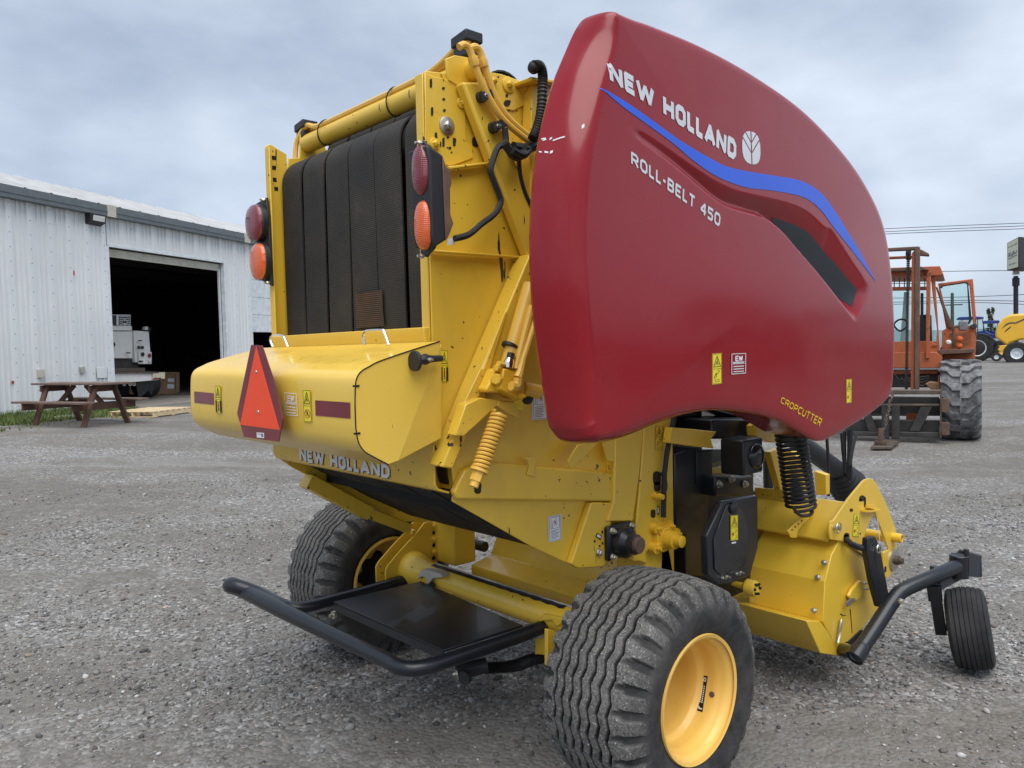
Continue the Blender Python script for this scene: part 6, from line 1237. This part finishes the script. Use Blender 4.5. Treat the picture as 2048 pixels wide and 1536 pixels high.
def inside(P, poly):
    x_, y_ = P[:, 0], P[:, 1]; c = np.zeros(len(P), bool); j = len(poly) - 1
    for i in range(len(poly)):
        xi, yi = poly[i]; xj, yj = poly[j]; cond = ((yi > y_) != (yj > y_)) & (x_ < (xj - xi) * (y_ - yi) / (yj - yi + 1e-12) + xi); c ^= cond; j = i
    return c
def recess(P):
    ins_ = inside(P, np.vstack([led, upp[::-1]])); dl, tl = pdist(P, led); du, _ = pdist(P, upp); de, _ = pdist(P, np.array([led[-1], upp[-1]]))
    D = .022 + .058 * np.clip(tl * 1.25, 0, 1) ** 1.2
    D = D * np.clip(tl / .08, 0, 1)
    e0 = np.minimum(dl / .036, 1); f = e0 * e0 * (3 - 2 * e0) * np.clip(du / (du + dl * .9 + 1e-9), 0, 1) ** 1.25 * np.clip(de / .13, 0, 1)
    return np.where(ins_, D * f, 0)
NR = 150; rows = []
cyz = V(.55, 1.98)
fr_ = np.clip((ob[:, 1] + .55) / .5, 0, 1) ** 1.5; back = ob.copy(); back[:, 1:] += nin * (.035 - .015 * fr_)[:, None]; back[:, 0] -= .02 + .2 * fr_; back2 = back.copy(); back2[:, 1:] += nin * .05; back2[:, 0] += .01
rows.append(back2); rows.append(back)
b1 = ob.copy(); b1[:, 0] -= .012; b1[:, 1:] += nin * .006; rows.append(b1)
cor = ob.copy(); cor[:, 0] = XF - .002 - .022 * rearw; cor[:, 1:] += nin * (.002 + .022 * rearw)[:, None]
for t in np.linspace(0, 1, 9):
    p = (1 - t) ** 2 * ob + 2 * t * (1 - t) * cor + t * t * oa; rows.append(p)
ss = np.linspace(0, 1, NR + 1)[1:-1] ** .9
for s_ in ss:
    yz2 = oa[:, 1:] * (1 - s_) + cyz * s_; xx = XF + bulge(1 - s_) - recess(yz2); rows.append(np.concatenate([xx[:, None], yz2], 1))
RW = np.array(rows); nR = len(RW); vs_ = RW.reshape(-1, 3).tolist() + [[XF + .009 - float(recess(cyz[None])[0]), *cyz]]
idx = np.arange(nR * n_).reshape(nR, n_); a, b = idx[:-1], idx[1:]
f = np.stack([a, np.roll(a, -1, 1), np.roll(b, -1, 1), b], -1).reshape(-1, 4).tolist() + [[int(idx[-1][k]), int(idx[-1][(k + 1) % n_]), nR * n_] for k in range(n_)]
me = bpy.data.meshes.new('side_shield'); me.from_pydata(vs_, [], f); me.materials.append(MT['red_plastic'])
bm = bmesh.new(); bm.from_mesh(me); bmesh.ops.recalc_face_normals(bm, faces=bm.faces)
bvh = BVHTree.FromBMesh(bm); bm.to_mesh(me); bm.free(); me.polygons.foreach_set('use_smooth', [True] * len(me.polygons)); me.set_sharp_from_angle(angle=math.radians(34))
shield = bpy.data.objects.new('side_shield', me); COL.objects.link(shield); shield.parent = B
def snap(p):
    h_ = bvh.ray_cast(Vector((3, p[1], p[2])), Vector((-1, 0, 0))); return V(h_[0][0], p[1], p[2]) if h_[0] else V(*p)
XS = XF + .007
def sq(*pts): return [hit(a, b, 0, XS) for a, b in pts]
# stripe
up_ = z6((415, 438), (560, 527), (700, 628), (850, 738), (1000, 828), (1080, 868), (1180, 893), (1330, 918), (1460, 940), (1540, 972), (1610, 1027), (1670, 1110), (1735, 1213)) + z7((1800, 160), (1893, 325))
lo_ = z6((415, 440), (520, 535), (660, 640), (800, 745), (900, 832), (1000, 905), (1090, 950), (1200, 985), (1330, 1000), (1470, 1026), (1540, 1058), (1600, 1112), (1665, 1200)) + z7((1780, 185), (1893, 330))
us_, ls_ = spline([(*q, 0) for q in up_], 8), spline([(*q, 0) for q in lo_], 8)
mb = MB(); mb.grid([[snap(hit(*(u[:2] + (l[:2] - u[:2]) * t), 0, XS)) + XA * .0015 for t in np.linspace(0, 1, 5)] for u, l in zip(us_, ls_)]); bp('blue_stripe', mb, 'blue_vinyl', shield, 0, 60)
gu = z6((1330, 1142),) + z7((1440, 25), (1505, 62), (1570, 130), (1650, 222), (1772, 372)); gl = z6((1345, 1165),) + z7((1410, 70), (1490, 158), (1580, 262), (1650, 345), (1752, 466))
mb = MB(); gu, gl = spline([(*q, 0) for q in gu], 6), spline([(*q, 0) for q in gl], 6)
mb.grid([[snap(hit(*(u[:2] + (l[:2] - u[:2]) * t), 0, XS - .03)) + XA * .002 for t in np.linspace(0, 1, 6)] for u, l in zip(gu, gl)]); bp('vent_grille', mb, 'dark_vinyl', shield, 0, 60)
mb = MB(); Q = Quad(*sq(*z6((456, 299), (1140, 730), (1135, 842), (466, 409))), (1, 0, 0), snap); lettering(mb, Q, 'NEW HOLLAND', .285, 1, .09, space=.36, only=0); bp('maker_name', mb, 'white_vinyl', shield, 0, 0); mb = MB(); lettering(mb, Q, 'NEW HOLLAND', .285, 1, .09, space=.36, only=1); bp('maker_name', mb, 'white_vinyl', shield, 0, 0)
mb = MB(); Q = Quad(*sq(*z6((575, 786), (1052, 1130), (1046, 1198), (576, 856))), (1, 0, 0), snap); lettering(mb, Q, 'ROLL-BELT 450', .21, 1, .15, space=.34, only=0); bp('model_name', mb, 'white_vinyl', shield, 0, 0); mb = MB(); lettering(mb, Q, 'ROLL-BELT 450', .21, 1, .15, space=.34, only=1); bp('model_name', mb, 'white_vinyl', shield, 0, 0); mb = MB(); lettering(mb, Q, 'ROLL-BELT 450', .21, 1, .15, space=.34, only=2); bp('model_number', mb, 'white_vinyl', shield, 0, 0)
mb = MB(); Q = Quad(*sq(*z7((1390, 953), (1608, 1072), (1594, 1114), (1382, 984))), (1, 0, 0), snap); lettering(mb, Q, 'CROPCUTTER', .18, 1, .16); bp('side_lettering', mb, 'crop_yellow', shield, 0, 0)
# leaf emblem: ellipse cut by a stem and slanting veins
Q = Quad(*sq(*z6((1170, 672), (1268, 690), (1272, 866), (1172, 850))), (1, 0, 0), snap)
mb = MB()
def leafcut(sg):
    bnd = [(.02, .30, .0, .22), (.27, .30, .25, .52), (.55, .30, .53, .80), (.83, .30, .81, 1.0)]
    for (c0_, _, lo0, hi0) in [(0, 0, -1.0, .30), (0, 0, .36, .62), (0, 0, .68, 1.6)]:
        pts = []
        for u in np.linspace(.04, .5, 12): pts.append((u, lo0 + u * 1.0))
        for u in np.linspace(.5, .04, 12): pts.append((u, hi0 + u * 1.0))
        # clip to the rounded outline
        R2 = lambda u, v: (abs(u) / .5) ** 2.6 + (abs(v - .5) / .5) ** 2.6
        n = 12; rows = []
        for i in range(n):
            u = .03 + (.5 - .03) * i / (n - 1) * .985; vmax = .5 + .5 * max(0, 1 - (u / .5) ** 2.6) ** (1 / 2.6); vmin = 1 - vmax
            l_ = min(max(lo0 + u * 1.0, vmin), vmax); h_ = min(max(hi0 + u * 1.0, vmin), vmax); rows.append([Q.at(.5 + sg * u, l_), Q.at(.5 + sg * u, (l_ + h_) / 2), Q.at(.5 + sg * u, h_)])
        mb.grid(rows)
leafcut(1); leafcut(-1); bp('leaf_emblem', mb, 'white_vinyl', shield, 0, 0)
warning('warning_decal', Quad(*sq(*z7((1009, 721), (1061, 717), (1067, 882), (1014, 888))), (1, 0, 0), snap), shield, 'hook'); warning('warning_decal', Quad(*sq(*z7((1734, 859), (1764, 857), (1766, 984), (1737, 988))), (1, 0, 0), snap), shield, 'arrows')
dealer(Quad(*sq(*z7((1111, 718), (1194, 714), (1196, 829), (1114, 836))), (1, 0, 0), snap), shield, ['red_plastic', 'decal_white'])
# scuffs at the rear edge
mb = MB()
def scuff(pts, w, x_):
    P_ = [hit(a, b, 0, x_) for a, b in z6(*pts)]
    for a, b in zip(P_[:-1], P_[1:]):
        up2 = V(0, 0, w / 2)
        q4 = []
        for q in (a - up2, b - up2, b + up2, a + up2):
            h_ = bvh.ray_cast(Vector(CAMP), Vector(unit(q - CAMP))); q4.append(V(*h_[0]) - unit(q - CAMP) * .0015 if h_[0] else q)
        bp('scuff_mark', MB().poly(q4), 'white_mark', shield, 0, 0)
for pts, w_ in ((((88, 722), (112, 718)), .004), (((132, 724), (146, 714)), .005), (((150, 730), (190, 716), (215, 709)), .004), (((75, 790), (90, 792)), .004), (((105, 791), (125, 794)), .005), (((135, 795), (150, 788)), .007), (((306, 658), (320, 648)), .011), (((95, 730), (115, 724)), .003)): scuff(pts, w_, 1.15)
mb = MB()
